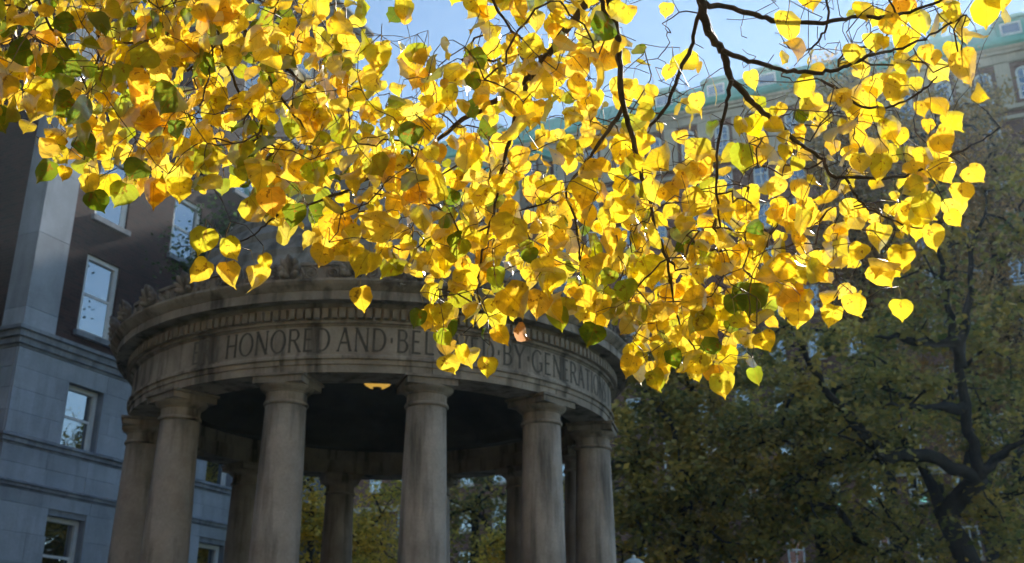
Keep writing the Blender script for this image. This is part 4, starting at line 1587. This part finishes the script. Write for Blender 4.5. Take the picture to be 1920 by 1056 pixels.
# stalks and twigs: each leaf's stalk rises to a twig, the twigs run to the branches
att = []
for r in recs:
    st_l = rngL.uniform(0.022, 0.048)
    up = np.array([0, 0, 1.0]) * 0.7 - r['g'] * 0.5 + rngL.normal(size=3) * 0.35
    up /= np.linalg.norm(up)
    att.append(r['base'] + up * st_l)
for _ in range(150):       # bare twig ends against the sky
    x, y = rngL.uniform(1180, 1620), rngL.uniform(-20, 330)
    att.append(sight(x, y, float(rngL.normal(2.82, 0.09))))
for _ in range(60):
    x, y = rngL.uniform(1560, 1830), rngL.uniform(0, 330)
    att.append(sight(x, y, float(rngL.normal(2.75, 0.09))))
for _ in range(90):
    x, y = rngL.uniform(1180, 1420), rngL.uniform(300, 600)
    att.append(sight(x, y, float(rngL.normal(2.82, 0.12))))
att = np.array(att)
nd, pr, idx = prim(att, nodes, par)
n0 = len(nodes)
full_n, full_p = list(nd), list(pr)
for k in range(n0, len(nd)):
    a, b_ = nd[pr[k]], nd[k]
    L = np.linalg.norm(b_ - a)
    if L > 0.03:
        f = rngL.uniform(0.35, 0.65)
        full_n.append(a + (b_ - a) * f + rngL.normal(size=3) * L * 0.06 + np.array([0, 0, 0.06 * L]))
        full_p.append(pr[k])
        full_p[k] = len(full_n) - 1
nd, pr = np.array(full_n), np.array(full_p)
pth, rad = paths_of(nd, pr, 0.0011, 2.6, 0.0034)
tw = MB()
for p in pth:
    if len(p) < 2:
        continue
    P = [tuple(nd[i] - TB) for i in p]
    R = rad[p]
    R = np.minimum(R, R[1] * 1.2)
    tw.tube(P, R, 4)
tag(tw.build('twigs', M['twig'], lin, smooth=True), kind='stuff')
stk = MB()
for r, a in zip(recs, att):
    m_ = (r['base'] + a) / 2 + rngL.normal(size=3) * 0.004
    stk.tube([tuple(q - TB) for q in (a, m_, r['base'] + r['g'] * 0.002)], [0.0009, 0.0007, 0.0009], 3)
tag(stk.build('leaf_stalks', M['petiole'], lin, smooth=True), kind='stuff')

# the leaves that show largest are single parts, the others one mass
buf = np.full((264, 480), -1, int)
order = sorted(range(len(recs)), key=lambda i: -recs[i]['depth'])
yy_, xx_ = np.mgrid[0:264, 0:480]
ring = [k * 5 for k in range(9)] + [k * 5 + 4 for k in range(8, -1, -1)]
for i in order:
    q = project(recs[i]['V'][ring])[:, :2] / 4.0
    x0, x1 = int(max(0, q[:, 0].min())), int(min(479, q[:, 0].max() + 1))
    y0, y1 = int(max(0, q[:, 1].min())), int(min(263, q[:, 1].max() + 1))
    if x1 <= x0 or y1 <= y0:
        continue
    gx, gy = xx_[y0:y1 + 1, x0:x1 + 1] + 0.5, yy_[y0:y1 + 1, x0:x1 + 1] + 0.5
    ins = np.zeros(gx.shape, bool)
    for a in range(len(q)):
        b_ = (a + 1) % len(q)
        cond = ((q[a, 1] > gy) != (q[b_, 1] > gy))
        xc = (q[b_, 0] - q[a, 0]) * (gy - q[a, 1]) / (q[b_, 1] - q[a, 1] + 1e-12) + q[a, 0]
        ins ^= cond & (gx < xc)
    buf[y0:y1 + 1, x0:x1 + 1][ins] = i
cnt = np.bincount(buf[buf >= 0], minlength=len(recs))
single = set(np.argsort(-cnt)[:300].tolist())
MV, MQ, MT, MU = [], [], [], []
off = 0
for i, r in enumerate(recs):
    if i in single:
        loc = r['base'] - TB
        me = mk_mesh_np('leaf', r['V'] - r['base'], LQ, True, r['T'], r['UV'])
        link('leaf', me, M['leaf'], lin, tuple(loc))
    else:
        MV.append(r['V'] - TB)
        MQ.append(LQ + off)
        MT.append(r['T'])
        MU.append(r['UV'])
        off += len(r['V'])
me = mk_mesh_np('foliage', np.concatenate(MV), np.concatenate(MQ), True, np.concatenate(MT), np.concatenate(MU))
tag(link('foliage', me, M['leaf'], lin), kind='stuff')
# unseen crown added above and behind the viewer to shape the light
rngC = np.random.default_rng(9)
CC = []
while len(CC) < 240:
    v = rngC.normal(size=3)
    v = v / np.linalg.norm(v) * rngC.uniform(0.3, 1) ** 0.5
    p = np.array([1.5, -2.2, 8.6]) + v * np.array([7.0, 6.0, 4.6])
    if p[2] > 3.6 and p[2] > EYE[2] + 1.05 * p[1] + 1.6:
        CC.append(p)
CC = np.array(CC)
nC, pC, _i = prim(CC, [TB + np.array([0, 0, z_]) for z_ in (4.6, 5.4, 6.2, 7.0, 7.6)], [-1, 0, 1, 2, 3])
pthC, radC = paths_of(nC, pC, 0.012, 2.0, 0.10)
ow = MB()
for p in pthC:
    if len(p) > 1:
        ow.tube([tuple(nC[i] - TB) for i in p], np.minimum(radC[p], radC[p][1] * 1.2), 5)
tag(ow.build('added_branches', M['linden_bark'], lin), kind='stuff')
wh = rngC.integers(0, len(CC), 44000)
LPc = CC[wh] + rngC.normal(size=(44000, 3)) * np.array([0.5, 0.5, 0.4])
LPc = LPc[(LPc[:, 2] > EYE[2] + 0.95 * LPc[:, 1] + 1.2) & (LPc[:, 2] > 3.4)]
tC = np.array([TINTS['y'], TINTS['o'], TINTS['l'], TINTS['g2']])[rngC.integers(0, 4, len(LPc))]
V, Q, T = leaf_cloud(LPc - TB, rngC, 0.15, tC)
tag(link('added_crown', mk_mesh_np('added_crown', V, Q, tint=T), M['leaves_far'], lin), kind='stuff')

# ------------------------------------------------------------------ bluish veil added to imitate lens glare
hm, hnt, hout = new_mat('glare_haze')
pv = N(hnt, 'ShaderNodeVolumePrincipled')
pv.inputs['Color'].default_value = (0.70, 0.86, 1.0, 1)
pv.inputs['Density'].default_value = GLARE_HAZE
pv.inputs['Anisotropy'].default_value = 0.55
hnt.links.new(pv.outputs[0], hout.inputs['Volume'])
hz = MB().box(-70, 90, -30, 110, -1.0, 44.0).build('glare_haze', hm)
tag(hz, 'thin bluish veil added across the quad, imitating lens glare', 'glare_haze', kind='stuff')
print('LEAVES', len(recs))
